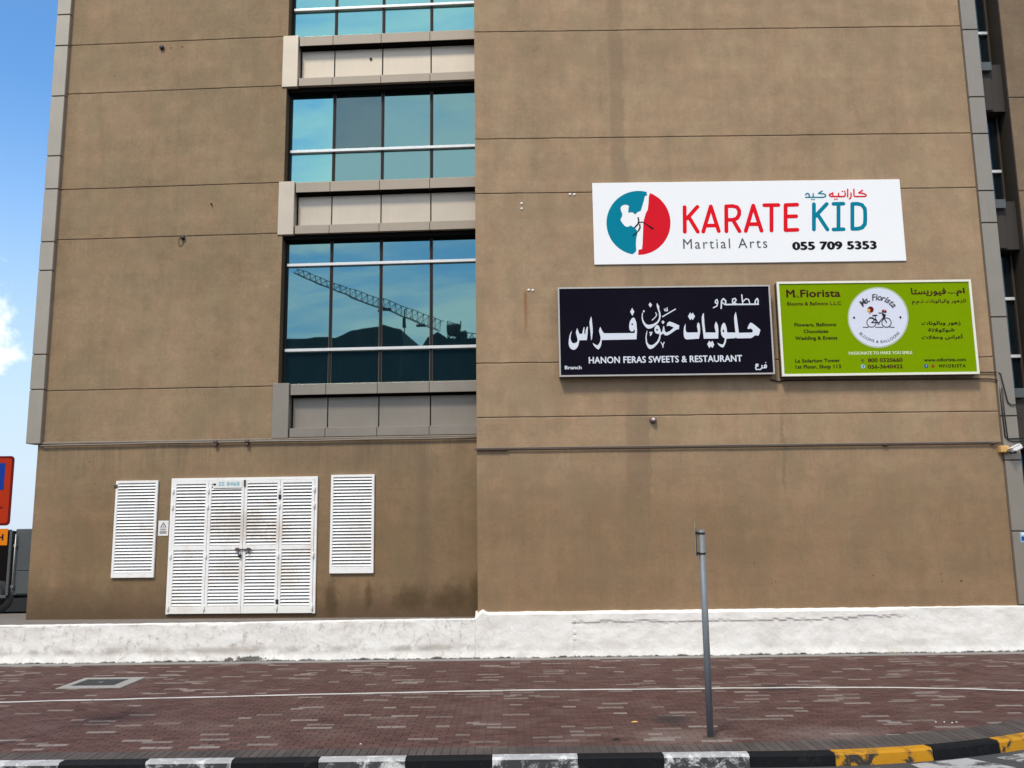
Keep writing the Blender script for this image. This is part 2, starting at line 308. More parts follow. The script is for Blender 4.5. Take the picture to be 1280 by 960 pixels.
flat('print_red', (0.74, 0.012, 0.022), 0.45, 0, 0.02, 2); flat('print_red2', (0.66, 0.014, 0.026), 0.45, 0, 0.02, 2)
flat('print_teal', (0.004, 0.205, 0.30), 0.45, 0, 0.02, 2); flat('print_grey', (0.085, 0.09, 0.10), 0.5, 0, 0.02); flat('print_black', (0.012, 0.012, 0.014), 0.5, 0, 0.02)
flat('sign_navy', (0.0075, 0.0065, 0.0125), 0.32, 0, 0.25, 1.0); flat('sign_letter', (0.66, 0.69, 0.76), 0.4, 0, 0.04, 3)
flat('sign_green', (0.19, 0.305, 0.001), 0.35, 0, 0.06, 0.8); flat('ink_wine', (0.055, 0.018, 0.012), 0.5, 0, 0.02); flat('ink_dark', (0.035, 0.04, 0.010), 0.5, 0, 0.02)
flat('ink_cream', (0.70, 0.76, 0.48), 0.5, 0, 0.02); flat('disc_white', (0.66, 0.68, 0.78), 0.4, 0, 0.02); flat('disc_ring', (0.40, 0.50, 0.30), 0.4, 0, 0.02)
flat('frame_alu', (0.48, 0.45, 0.41), 0.4, 0.4, 0.1); flat('frame_cream', (0.78, 0.76, 0.64), 0.4, 0, 0.05)
flat('sign_box_side', (0.09, 0.08, 0.07), 0.5, 0, 0.1)
flat('ink_maroon', (0.14, 0.012, 0.012), 0.5, 0, 0.02); flat('ink_yellow', (0.72, 0.42, 0.12), 0.5, 0, 0.02); flat('ink_pink', (0.70, 0.25, 0.24), 0.5, 0, 0.02)
flat('ink_blue', (0.02, 0.07, 0.28), 0.5, 0, 0.02); flat('ink_skyblue', (0.30, 0.50, 0.62), 0.5, 0, 0.02); flat('ink_olive', (0.11, 0.16, 0.02), 0.5, 0, 0.02); flat('ink_redbrown', (0.30, 0.06, 0.02), 0.5, 0, 0.02)
flat('park_red', (0.42, 0.035, 0.012), 0.4, 0, 0.04, 3); flat('park_blue', (0.012, 0.045, 0.28), 0.4, 0, 0.04, 3); flat('park_orange', (0.72, 0.20, 0.012), 0.4, 0, 0.04, 3)
flat('truck_grey', (0.085, 0.095, 0.095), 0.5, 0.2, 0.15, 1.5); flat('rubber', (0.012, 0.012, 0.012), 0.8)
flat('lamp_pink', (0.30, 0.19, 0.17), 0.4); flat('cctv_white', (0.80, 0.79, 0.76), 0.35); flat('cctv_orange', (0.62, 0.36, 0.12), 0.5)
flat('number_teal', (0.22, 0.48, 0.52), 0.5, 0, 0.02); flat('far_wall', (0.035, 0.045, 0.05), 0.9); flat('far_roof', (0.022, 0.026, 0.03), 0.8); flat('crane_paint', (0.03, 0.025, 0.02), 0.7)

# ------------------------------------------------------------------ object helpers
class MB:
    """collects shapes into one mesh, one material slot per name"""
    def __init__(s): s.v = []; s.f = []; s.mi = []; s.mats = []; s.smooth = []
    def slot(s, m):
        if m not in s.mats: s.mats.append(m)
        return s.mats.index(m)
    def add(s, vs, fs, m, smooth=False):
        o = len(s.v); s.v += [tuple(p) for p in vs]; k = s.slot(m)
        for f in fs: s.f.append([i + o for i in f]); s.mi.append(k); s.smooth.append(smooth)
        return s
    def box(s, x0, x1, y0, y1, z0, z1, m, bev=0.0):
        if bev <= 0:
            vs = [(x, y, z) for z in (z0, z1) for y in (y0, y1) for x in (x0, x1)]
            fs = [(0, 2, 3, 1), (4, 5, 7, 6), (0, 1, 5, 4), (2, 6, 7, 3), (0, 4, 6, 2), (1, 3, 7, 5)]
            return s.add(vs, fs, m)
        bm = bmesh.new(); bmesh.ops.create_cube(bm, size=1)
        for v in bm.verts: v.co = Vector(((x0 + x1) / 2 + v.co.x * (x1 - x0), (y0 + y1) / 2 + v.co.y * (y1 - y0), (z0 + z1) / 2 + v.co.z * (z1 - z0)))
        bmesh.ops.bevel(bm, geom=bm.edges[:], offset=bev, segments=1, affect='EDGES')
        bm.verts.index_update()
        s.add([v.co for v in bm.verts], [[v.index for v in f.verts] for f in bm.faces], m); bm.free(); return s
    def prism(s, poly, axis, a, b, m):
        """extrude a 2D polygon along axis x/y/z from a to b"""
        def P(p, t): return (t, p[0], p[1]) if axis == 'x' else ((p[0], t, p[1]) if axis == 'y' else (p[0], p[1], t))
        n = len(poly); vs = [P(p, a) for p in poly] + [P(p, b) for p in poly]
        fs = [list(range(n)), list(range(2 * n - 1, n - 1, -1))] + [(i, i + n, (i + 1) % n + n, (i + 1) % n) for i in range(n)]
        return s.add(vs, fs, m)
    def tube(s, pts, r, m, seg=8, caps=True, r1=None):
        pts = [Vector(p) for p in pts]; vs = []; n = len(pts)
        for i, p in enumerate(pts):
            d = (pts[min(i + 1, n - 1)] - pts[max(i - 1, 0)]).normalized()
            a = d.cross(Vector((0, 0, 1)) if abs(d.z) < 0.9 else Vector((1, 0, 0))).normalized(); b = d.cross(a)
            rr = r if r1 is None else r + (r1 - r) * i / (n - 1)
            for k in range(seg): t = 2 * math.pi * k / seg; vs.append(p + (a * math.cos(t) + b * math.sin(t)) * rr)
        fs = [(i * seg + k, i * seg + (k + 1) % seg, (i + 1) * seg + (k + 1) % seg, (i + 1) * seg + k) for i in range(n - 1) for k in range(seg)]
        if caps: fs += [list(range(seg - 1, -1, -1)), list(range((n - 1) * seg, n * seg))]
        return s.add(vs, fs, m, True)
    def lathe(s, prof, c, axis, m, seg=16):
        """profile [(radius, t)] turned about axis through c"""
        vs = []; ax = {'x': Vector((1, 0, 0)), 'y': Vector((0, 1, 0)), 'z': Vector((0, 0, 1))}[axis]
        a = Vector((0, 0, 1)) if axis != 'z' else Vector((1, 0, 0)); b = ax.cross(a); c = Vector(c)
        for r, t in prof:
            for k in range(seg): q = 2 * math.pi * k / seg; vs.append(c + ax * t + (a * math.cos(q) + b * math.sin(q)) * r)
        n = len(prof)
        fs = [(i * seg + k, (i + 1) * seg + k, (i + 1) * seg + (k + 1) % seg, i * seg + (k + 1) % seg) for i in range(n - 1) for k in range(seg)]
        fs += [list(range(seg)), list(range(n * seg - 1, (n - 1) * seg - 1, -1))]
        return s.add(vs, fs, m, True)
    def mesh(s, name):
        me = bpy.data.meshes.new(name); me.from_pydata(s.v, [], s.f)
        for m in s.mats: me.materials.append(MATS[m])
        me.polygons.foreach_set('material_index', s.mi); me.polygons.foreach_set('use_smooth', s.smooth)
        bm = bmesh.new(); bm.from_mesh(me); bmesh.ops.recalc_face_normals(bm, faces=bm.faces[:]); bm.to_mesh(me); bm.free()
        me.update(); return me

WM = {}
def place(o, parent=None, M=None):
    col.objects.link(o); M = M or Matrix.Identity(4); WM[o.name] = M.copy()
    if parent: o.parent = parent; o.matrix_basis = WM[parent.name].inverted() @ M
    else: o.matrix_basis = M
    return o
def obj(name, mb, parent=None, M=None):
    me = mb.mesh(name) if isinstance(mb, MB) else mb
    return place(bpy.data.objects.new(name, me), parent, M)
def empty(name, loc=(0, 0, 0), M=None):
    o = bpy.data.objects.new(name, None); o.empty_display_size = 0.3
    return place(o, None, M or Matrix.Translation(loc))
def part_empty(name, parent, M=None):
    o = bpy.data.objects.new(name, None); o.empty_display_size = 0.1
    return place(o, parent, M)
def tag(o, label=None, cat=None, group=None, kind=None):
    if label: o['label'] = label
    if cat: o['category'] = cat
    if group: o['group'] = group
    if kind: o['kind'] = kind
    return o
def struct(o): o['kind'] = 'structure'; return o
T = lambda x, y, z: Matrix.Translation((x, y, z))
# frame of the set-back left facade: u along the wall (0 at the corner, negative to the left), +y into the wall
LF = Matrix.Translation((-0.69, 0.58, 0)) @ Matrix.Rotation(R(-3.1), 4, 'Z')

# ================================================================== GROUND
struct(obj('ground', MB().add([(-1500, -1500, -0.20), (1500, -1500, -0.20), (1500, 1500, -0.20), (-1500, 1500, -0.20)], [(0, 1, 2, 3)], 'ground_sand')))
struct(obj('road', MB().add([(-120, -30, -0.14), (120, -30, -0.14), (120, -7.0, -0.14), (-120, -7.0, -0.14)], [(0, 1, 2, 3)], 'asphalt')))
def kerb_y(x):                       # back edge line of the kerb: straight, then sweeping towards the building
    if x < 3.2: return -7.75
    dx = min(x - 3.2, 7.0); return -7.75 + 7.3 - math.sqrt(7.3 ** 2 - dx * dx)
def inner_y(x):                      # red paving stops here, grey border beyond
    if x < 2.4: return kerb_y(x) + 0.36
    return kerb_y(x) + 0.36 + 0.20 * min(1, (x - 2.4) / 1.6)
bed = MB(); xs = [-30 + i * 0.5 for i in range(0, 80)]
vs = [(x, kerb_y(x) + 0.0, -0.012) for x in xs] + [(x, 0.3, -0.012) for x in xs]; n = len(xs)
bed.add(vs, [(i, i + 1, n + i + 1, n + i) for i in range(n - 1)], 'joint_sand')
bed.add([(x, kerb_y(x) + 0.0, -0.012) for x in xs] + [(x, kerb_y(x), -0.2) for x in xs], [(i, n + i, n + i + 1, i + 1) for i in range(n - 1)], 'joint_sand')
pave = struct(obj('pavement', bed))

# red brick paving: 0.2 x 0.1 m pavers, every one its own block; the nearest 300 are objects
def paver_mesh(name, tones):
    out = []
    for t in tones:
        mb = MB(); a, b, h = 0.0983, 0.0483, 0.0
        vs = [(-a, -b, -0.014), (a, -b, -0.014), (a, b, -0.014), (-a, b, -0.014), (-a + .003, -b + .003, 0), (a - .003, -b + .003, 0), (a - .003, b - .003, 0), (-a + .003, b - .003, 0)]
        mb.add(vs, [(4, 5, 6, 7), (0, 1, 5, 4), (1, 2, 6, 5), (2, 3, 7, 6), (3, 0, 4, 7)], 'paver_red')
        me = mb.mesh(name); at = me.attributes.new('tone', 'FLOAT', 'POINT')
        for d in at.data: d.value = t
        out.append(me)
    return out
tones = [0.0, 0.08, 0.16, 0.24, 0.32, 0.42, 0.5, 0.86, 0.93, 1.0]
pm = paver_mesh('brick', tones)
rows = []; yy = -0.40; r = 0
cand = []
tr = random.Random(11)
while yy > -8.0:
    x = -14 + (0.1 if r % 2 else 0.0); pend = 0
    while x < 13.0:
        if pend > 0: t = pend_t; pend -= 1
        elif tr.random() < 0.055: pend_t = 0.86 + 0.14 * tr.random(); t = pend_t; pend = 1 if tr.random() < 0.66 else 0
        else: t = min(0.5, max(0, tr.gauss(0.25, 0.11)))
        if yy > inner_y(x) - 0.04 and not (-7.96 < x < -6.78 and -2.97 < yy < -1.83):
            cand.append((x + tr.uniform(-.002, .002), yy + tr.uniform(-.0015, .0015), t, tr.uniform(-0.0022, 0.0022), tr.uniform(-.012, .012)))
        x += 0.2
    yy -= 0.1; r += 1
near = sorted([i for i, c in enumerate(cand) if -5.9 < c[0] < 6.4], key=lambda i: cand[i][1])[:300]
near = set(near)
sv = []; sf = []; st = []
for i, (x, y, t, dz, rz) in enumerate(cand):
    if i in near:
        k = min(range(len(tones)), key=lambda q: abs(tones[q] - t))
        obj('brick', pm[k], pave, T(x, y, dz) @ Matrix.Rotation(rz, 4, 'Z'))
    else:
        a, b = 0.0983, 0.0483; o = len(sv); ca, sa = math.cos(rz), math.sin(rz)
        for px, py, pz in ((-a, -b, -.014), (a, -b, -.014), (a, b, -.014), (-a, b, -.014), (-a + .003, -b + .003, 0), (a - .003, -b + .003, 0), (a - .003, b - .003, 0), (-a + .003, b - .003, 0)):
            sv.append((x + px * ca - py * sa, y + px * sa + py * ca, dz + pz)); st.append(t)
        sf += [(o + 4, o + 5, o + 6, o + 7), (o, o + 1, o + 5, o + 4), (o + 1, o + 2, o + 6, o + 5), (o + 2, o + 3, o + 7, o + 6), (o + 3, o, o + 4, o + 7)]
me = bpy.data.meshes.new('brick_field'); me.from_pydata(sv, [], sf); me.materials.append(MATS['paver_red'])
at = me.attributes.new('tone', 'FLOAT', 'POINT'); at.data.foreach_set('value', st)
bf = place(bpy.data.objects.new('brick_field', me), pave); bf['kind'] = 'stuff'

# grey border course along the kerb
bb = MB(); bx = [-14 + i * 0.1 for i in range(0, 262)]
bb.add([(x, kerb_y(x), -0.006) for x in bx] + [(x, inner_y(x), -0.006) for x in bx], [(i, i + 1, len(bx) + i + 1, len(bx) + i) for i in range(len(bx) - 1)], 'joint_sand')
border = struct(obj('paving_border', bb))
br = random.Random(5)
for i in range(len(bx) - 1):
    x0, x1 = bx[i] + .004, bx[i + 1] - .004
    mb = MB(); z1 = 0.0035 + br.uniform(-.0015, .0015); y0, y1 = 0.006, -0.004
    mb.add([(x0, kerb_y(x0) + y0, -.005), (x1, kerb_y(x1) + y0, -.005), (x1, inner_y(x1) + y1, -.005), (x0, inner_y(x0) + y1, -.005), (x0, kerb_y(x0) + y0, z1), (x1, kerb_y(x1) + y0, z1), (x1, inner_y(x1) + y1, z1), (x0, inner_y(x0) + y1, z1)],
           [(4, 5, 6, 7), (0, 1, 5, 4), (1, 2, 6, 5), (2, 3, 7, 6), (3, 0, 4, 7)], 'paver_grey')
    me = mb.mesh('grey_paver'); a = me.attributes.new('tone', 'FLOAT', 'POINT'); t = br.random()
    for d in a.data: d.value = t
    place(bpy.data.objects.new('grey_paver', me), border)

# concrete strip at the wall foot
sb = MB(); sb.box(-14, 13, -0.40 + .06, 0.2, -0.15, 0.004, 'concrete', 0)
struct(obj('concrete_strip', sb))
# thin white edging line across the bricks
pts = [(-14, -4.62), (-10, -4.28), (-8.216, -4.106), (-6.236, -3.972), (-3.194, -3.765), (-0.06, -3.624), (2.03, -3.67), (4.62, -3.70), (6.1, -3.80), (7.106, -3.97), (7.859, -4.18), (9.0, -4.36), (13, -4.5)]
mb = MB(); vs = []
def interp(x):
    for (xa, ya), (xb, yb) in zip(pts, pts[1:]):
        if xa <= x <= xb:
            t = (x - xa) / (xb - xa); return ya + (yb - ya) * t
    return pts[-1][1]
xs = [-14 + i * 0.15 for i in range(180)]
for x in xs:
    w_ = 0.046 + 0.018 * noise.noise(Vector((x * 2.2, 0, 0))); c_ = interp(x) + 0.03 * noise.noise(Vector((x * 1.3, 5, 0)))
    vs += [(x, c_ - w_, 0.0045), (x, c_ + w_, 0.0045)]
mb.add(vs, [(2 * i, 2 * i + 2, 2 * i + 3, 2 * i + 1) for i in range(len(xs) - 1)], 'line_paint')
struct(obj('painted_line', mb))
# worn stripes on the road
mb = MB(); mb.add([(4.70, -8.40, -0.1355), (4.62, -7.86, -0.1355), (5.40, -7.62, -0.1355), (5.75, -8.05, -0.1355)], [(0, 3, 2, 1)], 'road_paint')
mb.add([(3.3, -8.35, -0.1355), (3.3, -8.10, -0.1355), (4.2, -8.0, -0.1355), (4.2, -8.25, -0.1355)], [(0, 3, 2, 1)], 'road_paint')
mb.add([(5.95, -7.85, -0.1355), (5.75, -7.62, -0.1355), (7.2, -6.95, -0.1355), (7.5, -7.2, -0.1355)], [(0, 3, 2, 1)], 'road_paint')
struct(obj('road_marking', mb))

# kerb: painted one-metre blocks
kerb = struct(obj('kerb', MB().box(-14, 2.5, -7.90, -7.76, -0.2, -0.10, 'concrete')))
def kerb_block(xa, xb, m):
    n = 1 if xb <= 3.25 else 5
    P = [(xa + (xb - xa) * i / n) for i in range(n + 1)]
    def off(x, d):
        e = 0.01; t = (kerb_y(x + e) - kerb_y(x - e)) / (2 * e); L = math.hypot(1, t); return (x + t / L * d, kerb_y(x) - d / L)
    prof = [(0.0, -0.16), (0.0, 0.006), (0.125, 0.004), (0.15, -0.022), (0.165, -0.16)]
    vs = []; g_ = 0.005
    P[0] += g_; P[-1] -= g_
    for x in P:
        for d, z in prof:
            q = off(x, d); vs.append((q[0], q[1], z))
    k = len(prof); fs = [(i * k + j, i * k + j + 1, (i + 1) * k + j + 1, (i + 1) * k + j) for i in range(n) for j in range(k - 1)]
    fs += [list(range(k)), list(range((n + 1) * k - 1, n * k - 1, -1))]
    return obj('kerb_block', MB().add(vs, fs, m), kerb)
edges = [-13.44, -12.43, -11.42, -10.41, -9.40, -8.39, -7.38, -6.37, -5.36, -4.355, -3.34, -2.325, -1.30, -0.29, 0.72, 1.722, 2.73, 3.72, 4.93, 5.87, 6.83, 7.73, 8.55]
for i in range(len(edges) - 1):
    m = 'kerb_black' if i % 2 == 0 else 'kerb_white'
    if edges[i] > 3.5: m = 'kerb_yellow' if m == 'kerb_white' else m
    kerb_block(edges[i], edges[i + 1], m)
    
# drain / manhole cover
mh = empty('manhole', (-7.37, -2.4, 0))
mb = MB(); X0, X1, Y0, Y1 = -7.93, -6.81, -2.94, -1.86; a0, a1, b0, b1 = -7.80, -7.03, -2.70, -2.02
for q in ((X0, X1, Y0, b0), (X0, X1, b1, Y1), (X0, a0, b0, b1), (a1, X1, b0, b1)): mb.box(q[0], q[1], q[2], q[3], -0.02, 0.006, 'light_concrete')
obj('frame', mb, mh)
mb = MB().box(a0 + .01, a1 - .01, b0 + .01, b1 - .01, -0.02, 0.002, 'cover_iron')
for i in range(7):
    for j in range(6): mb.box(a0 + .06 + i * .1, a0 + .11 + i * .1, b0 + .06 + j * .1, b0 + .11 + j * .1, 0.002, 0.007, 'cover_iron')
mb.box(-7.45, -7.36, -2.40, -2.33, 0.002, 0.010, 'steel')
obj('cover', mb, mh)
tag(mh, 'dark square manhole cover in a pale concrete frame set into the red brick paving', 'manhole cover')

# ================================================================== PLINTH (white plastered base) and terrace
def plinth(name, x0, x1, ztop, lift, ridge, back=0.30):
    nx = int((x1 - x0) / 0.04); prof = [(back, ztop), (0.0, ztop), (-0.045, ztop - 0.004), (-0.06, ztop - 0.02)]
    zs = [ztop - 0.02 - (ztop - 0.02 + 0.02) * (j + 1) / 24 for j in range(24)]
    vs = []
    for i in range(nx + 1):
        x = x0 + (x1 - x0) * i / nx
        tz = 0.012 * noise.noise(Vector((x * 1.3, 1, 0))) + 0.008 * noise.noise(Vector((x * 6, 2, 0))) + lift(x)
        for d, z in prof: vs.append((x, d, z + tz * (1 if d < 0.3 else 0)))
        for z in zs:
            k = (z + 0.02) / ztop
            d = -0.06 - 0.012 * noise.noise(Vector((x * 0.9, z * 2, 3))) - 0.007 * noise.noise(Vector((x * 5, z * 6, 4))) - 0.003 * noise.noise(Vector((x * 15, z * 15, 8)))
            d -= 0.02 * max(0, 1 - z / 0.12) * (0.5 + noise.noise(Vector((x * 3, 0, 9))))
            d -= ridge(x, z)
            vs.append((x, d, z + tz * k))
    k = len(prof) + len(zs)
    fs = [(i * k + j, i * k + j + 1, (i + 1) * k + j + 1, (i + 1) * k + j) for i in range(nx) for j in range(k - 1)]
    fs += [list(range(k)), list(range((nx + 1) * k - 1, nx * k - 1, -1))]
    return MB().add(vs, fs, 'white_plaster', False)
def ridge_r(x, z):
    zl = 0.685 + 0.05 * noise.noise(Vector((x * 1.7, 3, 0))) + 0.045 * noise.noise(Vector((x * 7, 3, 0))) + (0.05 * max(0, min(1, (x - 5.8) / 1.6)))
    r = 0.0
    if x > 1.18 and x < 8.3: r += 0.022 * max(0, min(1, (z - zl) / 0.02)) * (1 if x < 7.6 else max(0, (8.3 - x) / 0.7))
    if x < 1.22 + 0.02 * noise.noise(Vector((0, 2, z * 9))): r += 0.018
    return r
base = obj('plinth_wall', plinth('p', -0.82, 10.95, 0.918, lambda x: 0.055 * max(0, 1 - abs(x + 0.66) / 0.09) - 0.10 * max(0, min(1, (-0.74 - x) / 0.08)), ridge_r))
tag(base, 'taller bright white plastered plinth under the wall with the shop signs', 'wall')
base2 = obj('plinth_wall', plinth('p', -26, -0.825, 0.775, lambda x: 0.02 * max(0, min(1, (x + 6) / 3)), lambda x, z: 0, 0.035))
tag(base2, 'lower dirty white plastered plinth in front of the louvred doors', 'wall')
struct(obj('terrace', MB().box(-60, -0.70, 0.02, 40, -0.1, 0.768, 'shelf_concrete')))

# ================================================================== BUILDING
bld = empty('apartment_building', (0, 0.3, 0))
tag(bld, 'tall brown rendered block with teal glass window bands and metal spandrels', 'building')
TOP = 20.5
def band(name, x0, x1, y0, y1, z0, z1, m, M=None, b=0.006, parent=bld):
    return obj(name, MB().box(x0, x1, y0, y1, z0, z1, m, b), parent, M)
G_ = 0.0065
# right facade, plane y = 0
obj('wall_core', MB().box(-0.74, 10.36, 0.02, 0.6, 0.85, TOP, 'groove'), bld)
zj = [0.90, 4.96, 6.14, 9.975, 11.26, 13.86, 15.1, 17.4, TOP]
def wavy_band(x0, x1, z0, z1, m, y=0.0, thick=0.30, M=None, step=0.12):
    """render panel whose lower and upper arrises wander slightly"""
    n = max(2, int((x1 - x0) / step)); vs = []
    for i in range(n + 1):
        x = x0 + (x1 - x0) * i / n
        a = z0 + G_ + 0.006 * noise.noise(Vector((x * 2.3, z0 * 3, 1))) + 0.004 * noise.noise(Vector((x * 9, z0 * 3, 1)))
        b = z1 - G_ + 0.006 * noise.noise(Vector((x * 2.3, z1 * 3, 1))) + 0.004 * noise.noise(Vector((x * 9, z1 * 3, 4)))
        vs += [(x, y + .02, a), (x, y + .004, a + .004), (x, y, a + .014), (x, y, b - .016), (x, y + .006, b - .004), (x, y + .02, b)]
    k = 6; fs = [(i * k + j, (i + 1) * k + j, (i + 1) * k + j + 1, i * k + j + 1) for i in range(n) for j in range(k - 1)]
    o = len(vs); vs += [(x0, y + thick, z0 + G_), (x0, y + thick, z1 - G_), (x1, y + thick, z0 + G_), (x1, y + thick, z1 - G_)]
    fs += [[0, 1, 2, 3, 4, 5, o + 1, o], [n * k + j for j in range(6)] + [o + 3, o + 2]]
    return obj('wall_panel', MB().add(vs, fs, m), bld, M)
for a, b in zip(zj, zj[1:]): wavy_band(-0.765, 10.38, a, b, 'stucco_right')
# left facade: set back and turned three degrees
zl = [4.64, 5.83, 9.40, 10.63, 13.04, 14.30, 16.66, 17.93, TOP]
obj('wall_core', MB().box(-9.98, -4.62, 0.02, 0.5, 4.5, TOP, 'groove'), bld, LF)
obj('lower_wall', MB().box(-10.03, -0.0, 0.0, 0.6, 0.76, 4.62, 'stucco_left', 0.004), bld, LF)
for a, b in zip(zl, zl[1:]): wavy_band(-9.95, -4.57, a, b, 'stucco_left', 0.0, 0.55, LF)
obj('reveal', MB().box(-4.64, -4.565, 0.004, 0.52, 4.66, TOP, 'bronze'), bld, LF)
# body of the block behind the faces
obj('end_wall', MB().box(-9.99, -9.9, 0.62, 14, 0.76, TOP, 'stucco_left'), bld, LF)
obj('roof_slab', MB().box(-10.0, 11.0, 0.7, 14, TOP - .3, TOP, 'concrete'), bld)
obj('inner_wall', MB().box(-9.8, 16.0, 1.75, 2.0, 0.76, TOP - .3, 'dark_void'), bld)

# corner cladding strips
def strip(u0, u1, y0, y1, joints, m, M, top_m=None):
    for a, b in zip(joints, joints[1:]):
        obj('cladding_panel', MB().box(u0, u1, y0, y1, a + .012, b - .012, m, .008), bld, M)
strip(-10.26, -9.93, -0.10, 0.28, [4.61, 5.85, 6.66, 8.64, 9.33, 10.62, 11.44, 12.95, 14.25, 15.06, 16.66, 18, TOP], 'cladding_strip', LF)
obj('strip_core', MB().box(-10.245, -9.955, -0.07, 0.30, 4.63, TOP, 'groove'), bld, LF)
strip(10.40, 10.745, -0.05, 0.40, [0.93, 2.43, 3.91, 4.85, 7.01, 9.14, 9.88, 11.22, 12.10, 13.74, 15.1, 17.0, TOP], 'cladding_grey', None)
obj('strip_core', MB().box(10.375, 10.72, 0.0, 0.42, 0.9, TOP, 'groove'), bld)

# window bands of the left facade
MU = [-4.56, -3.475, -2.315, -1.15, 0.06]
wr = random.Random(3)
def window(z0, z1, trans, kinds, M, us, yb=0.28, lean=0.0016):
    fr = MB(); fr.box(us[0], us[-1], yb + .06, yb + .10, z0, z1, 'mullion')
    win = obj('window', fr, bld, M)
    cuts = [z0 + 0.02] + list(trans) + [z1 - 0.02]
    for i in range(len(us) - 1):
        for j in range(len(cuts) - 1):
            a, b = us[i] + .028, us[i + 1] - .028; c, d = cuts[j] + (.03 if j else 0), cuts[j + 1] - (.03 if j < len(cuts) - 2 else 0)
            w_, h_ = (b - a) / 2, (d - c) / 2
            mb = MB().box(-w_, w_, -.006, .006, -h_, h_, kinds(i, j))
            fr2 = 0.012
            mb.box(-w_, -w_ + fr2, -.012, -.006, -h_, h_, 'conduit'); mb.box(w_ - fr2, w_, -.012, -.006, -h_, h_, 'conduit')
            tilt = Matrix.Rotation(wr.uniform(-lean, lean), 4, 'X') @ Matrix.Rotation(wr.uniform(-lean, lean) * 1.6, 4, 'Z')
            obj('pane', mb, win, M @ T((a + b) / 2, yb, (c + d) / 2) @ tilt)
    for u in us[1:-1]:
        for a, b in zip(cuts, cuts[1:]): obj('mullion', MB().box(u - .026, u + .026, yb - .045, yb + .04, a + .036, b - .036, 'mullion'), win, M)
    obj('mullion', MB().box(us[0], us[0] + .05, yb - .04, yb + .04, z0, z1, 'mullion'), win, M)
    for t in trans: obj('transom', MB().box(us[0] + .055, us[-1] - .01, yb - .085, yb + .04, t - .034, t + .034, 'white_bar', .006), win, M)
    return win
kc = lambda i, j: 'glass_teal'
kb = lambda i, j: 'glass_bright' if i == 0 else ('glass_dull' if (i == 1 and j == 1) else 'glass_teal')
ka = lambda i, j: 'glass_bright'
window(5.87, 9.36, (6.68, 8.69), kc, LF, MU)
window(10.62, 13.0, (11.465,), kb, LF, MU)
window(14.28, 16.66, (15.10,), ka, LF, MU)
window(17.93, 20.3, (18.85,), ka, LF, MU)
def spandrel(z0, z1, M, us, m='cladding', jl=None, block=True):
    jl = jl or us
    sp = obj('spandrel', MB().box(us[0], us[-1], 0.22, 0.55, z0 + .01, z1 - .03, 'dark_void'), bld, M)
    if block:
        obj('end_block', MB().box(us[0] - .12, us[0] + .255, -0.03, 0.30, z0 - .01, z1 + .02, m, .01), sp, M)
    x0 = us[0] + (.262 if block else 0)
    h1 = z1 - 0.25; h0 = z0 + 0.235
    for i in range(len(us) - 1):
        a, b = max(us[i], x0) + (.012 if i else 0.03), us[i + 1] - .012
        obj('painted_ledge_shade', MB().box(a - .004, b + .002, 0.004, 0.22, h1 - .014, h1 - .003, 'dark_void'), sp, M)  # near-black strip under the top ledge, its shade put in as colour
        obj('metal_panel', MB().box(a, b, 0.185, 0.215, h0 - .03, h1 - .045, m, .006), sp, M)
        # top and bottom ledges, each a folded metal sheet
        obj('ledge', MB().prism([(-0.012, h1), (-0.012, z1 - .02), (0.012, z1), (0.50, z1 + .006), (0.50, z1 - .02), (0.18, h1 + .012)], 'x', a - .006, b + .004, 'ledge_metal' if m == 'cladding' else m), sp, M)
        obj('ledge', MB().prism([(-0.012, z0 + .012), (-0.012, h0 - .03), (0.18, h0), (0.20, h0 - .05), (0.44, z0 + .03), (0.44, z0 + .012)], 'x', a - .006, b + .004, 'ledge_metal' if m == 'cladding' else m), sp, M)
    return sp
spandrel(4.66, 5.87, LF, MU, 'cladding_grey'); spandrel(9.36, 10.62, LF, MU); spandrel(13.0, 14.28, LF, MU); spandrel(16.66, 17.93, LF, MU)
# deep soffit above each window
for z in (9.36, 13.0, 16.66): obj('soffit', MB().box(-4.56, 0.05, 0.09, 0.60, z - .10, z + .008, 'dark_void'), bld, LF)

# recessed window strip at the right and the next wing
US = [10.70, 11.24]
for z0, z1, tr_ in ((9.70, 11.83, (10.50,)), (5.45, 8.58, (6.22, 7.52)), (12.98, 15.7, (13.9,)), (0.95, 4.1, (2.3,))):
    fr = obj('window', MB().box(10.70, 11.30, 0.50, 0.54, z0, z1, 'mullion'), bld)
    cuts = [z0] + list(tr_) + [z1]
    for a, b in zip(cuts, cuts[1:]): obj('pane', MB().box(10.72, 11.20, 0.45, 0.462, a + .03, b - .03, 'glass_dark'), fr)
    for t in tr_: obj('transom', MB().box(10.72, 11.21, 0.38, 0.46, t - .035, t + .035, 'white_bar', .005), fr)
    obj('mullion', MB().box(11.205, 11.25, 0.40, 0.49, z0, z1, 'brown_cladding'), fr)
for z0, z1 in ((4.15, 5.45), (8.58, 9.70), (11.83, 12.98), (15.7, 16.9)):
    sp = obj('spandrel', MB().box(10.70, 11.29, 0.14, 0.50, z0, z1 - .01, 'brown_cladding'), bld)
    obj('metal_panel', MB().box(10.75, 11.0, 0.10, 0.13, z0 + .02, z1 - .35, 'brown_cladding', .005), sp)
    obj('ledge', MB().box(10.75, 11.02, 0.03, 0.40, z1 - .20, z1 + .005, 'truck_grey', .006), sp)
obj('side_wall', MB().box(11.30, 11.44, 0.012, 1.2, 0.9, TOP, 'brown_cladding'), bld)
for a, b in zip([0.9, 2.4, 4.85, 7.01, 9.88, 12.1, 15.1], [2.4, 4.85, 7.01, 9.88, 12.1, 15.1, TOP]): wavy_band(11.32, 15.5, a, b, 'stucco_wing_shaded')

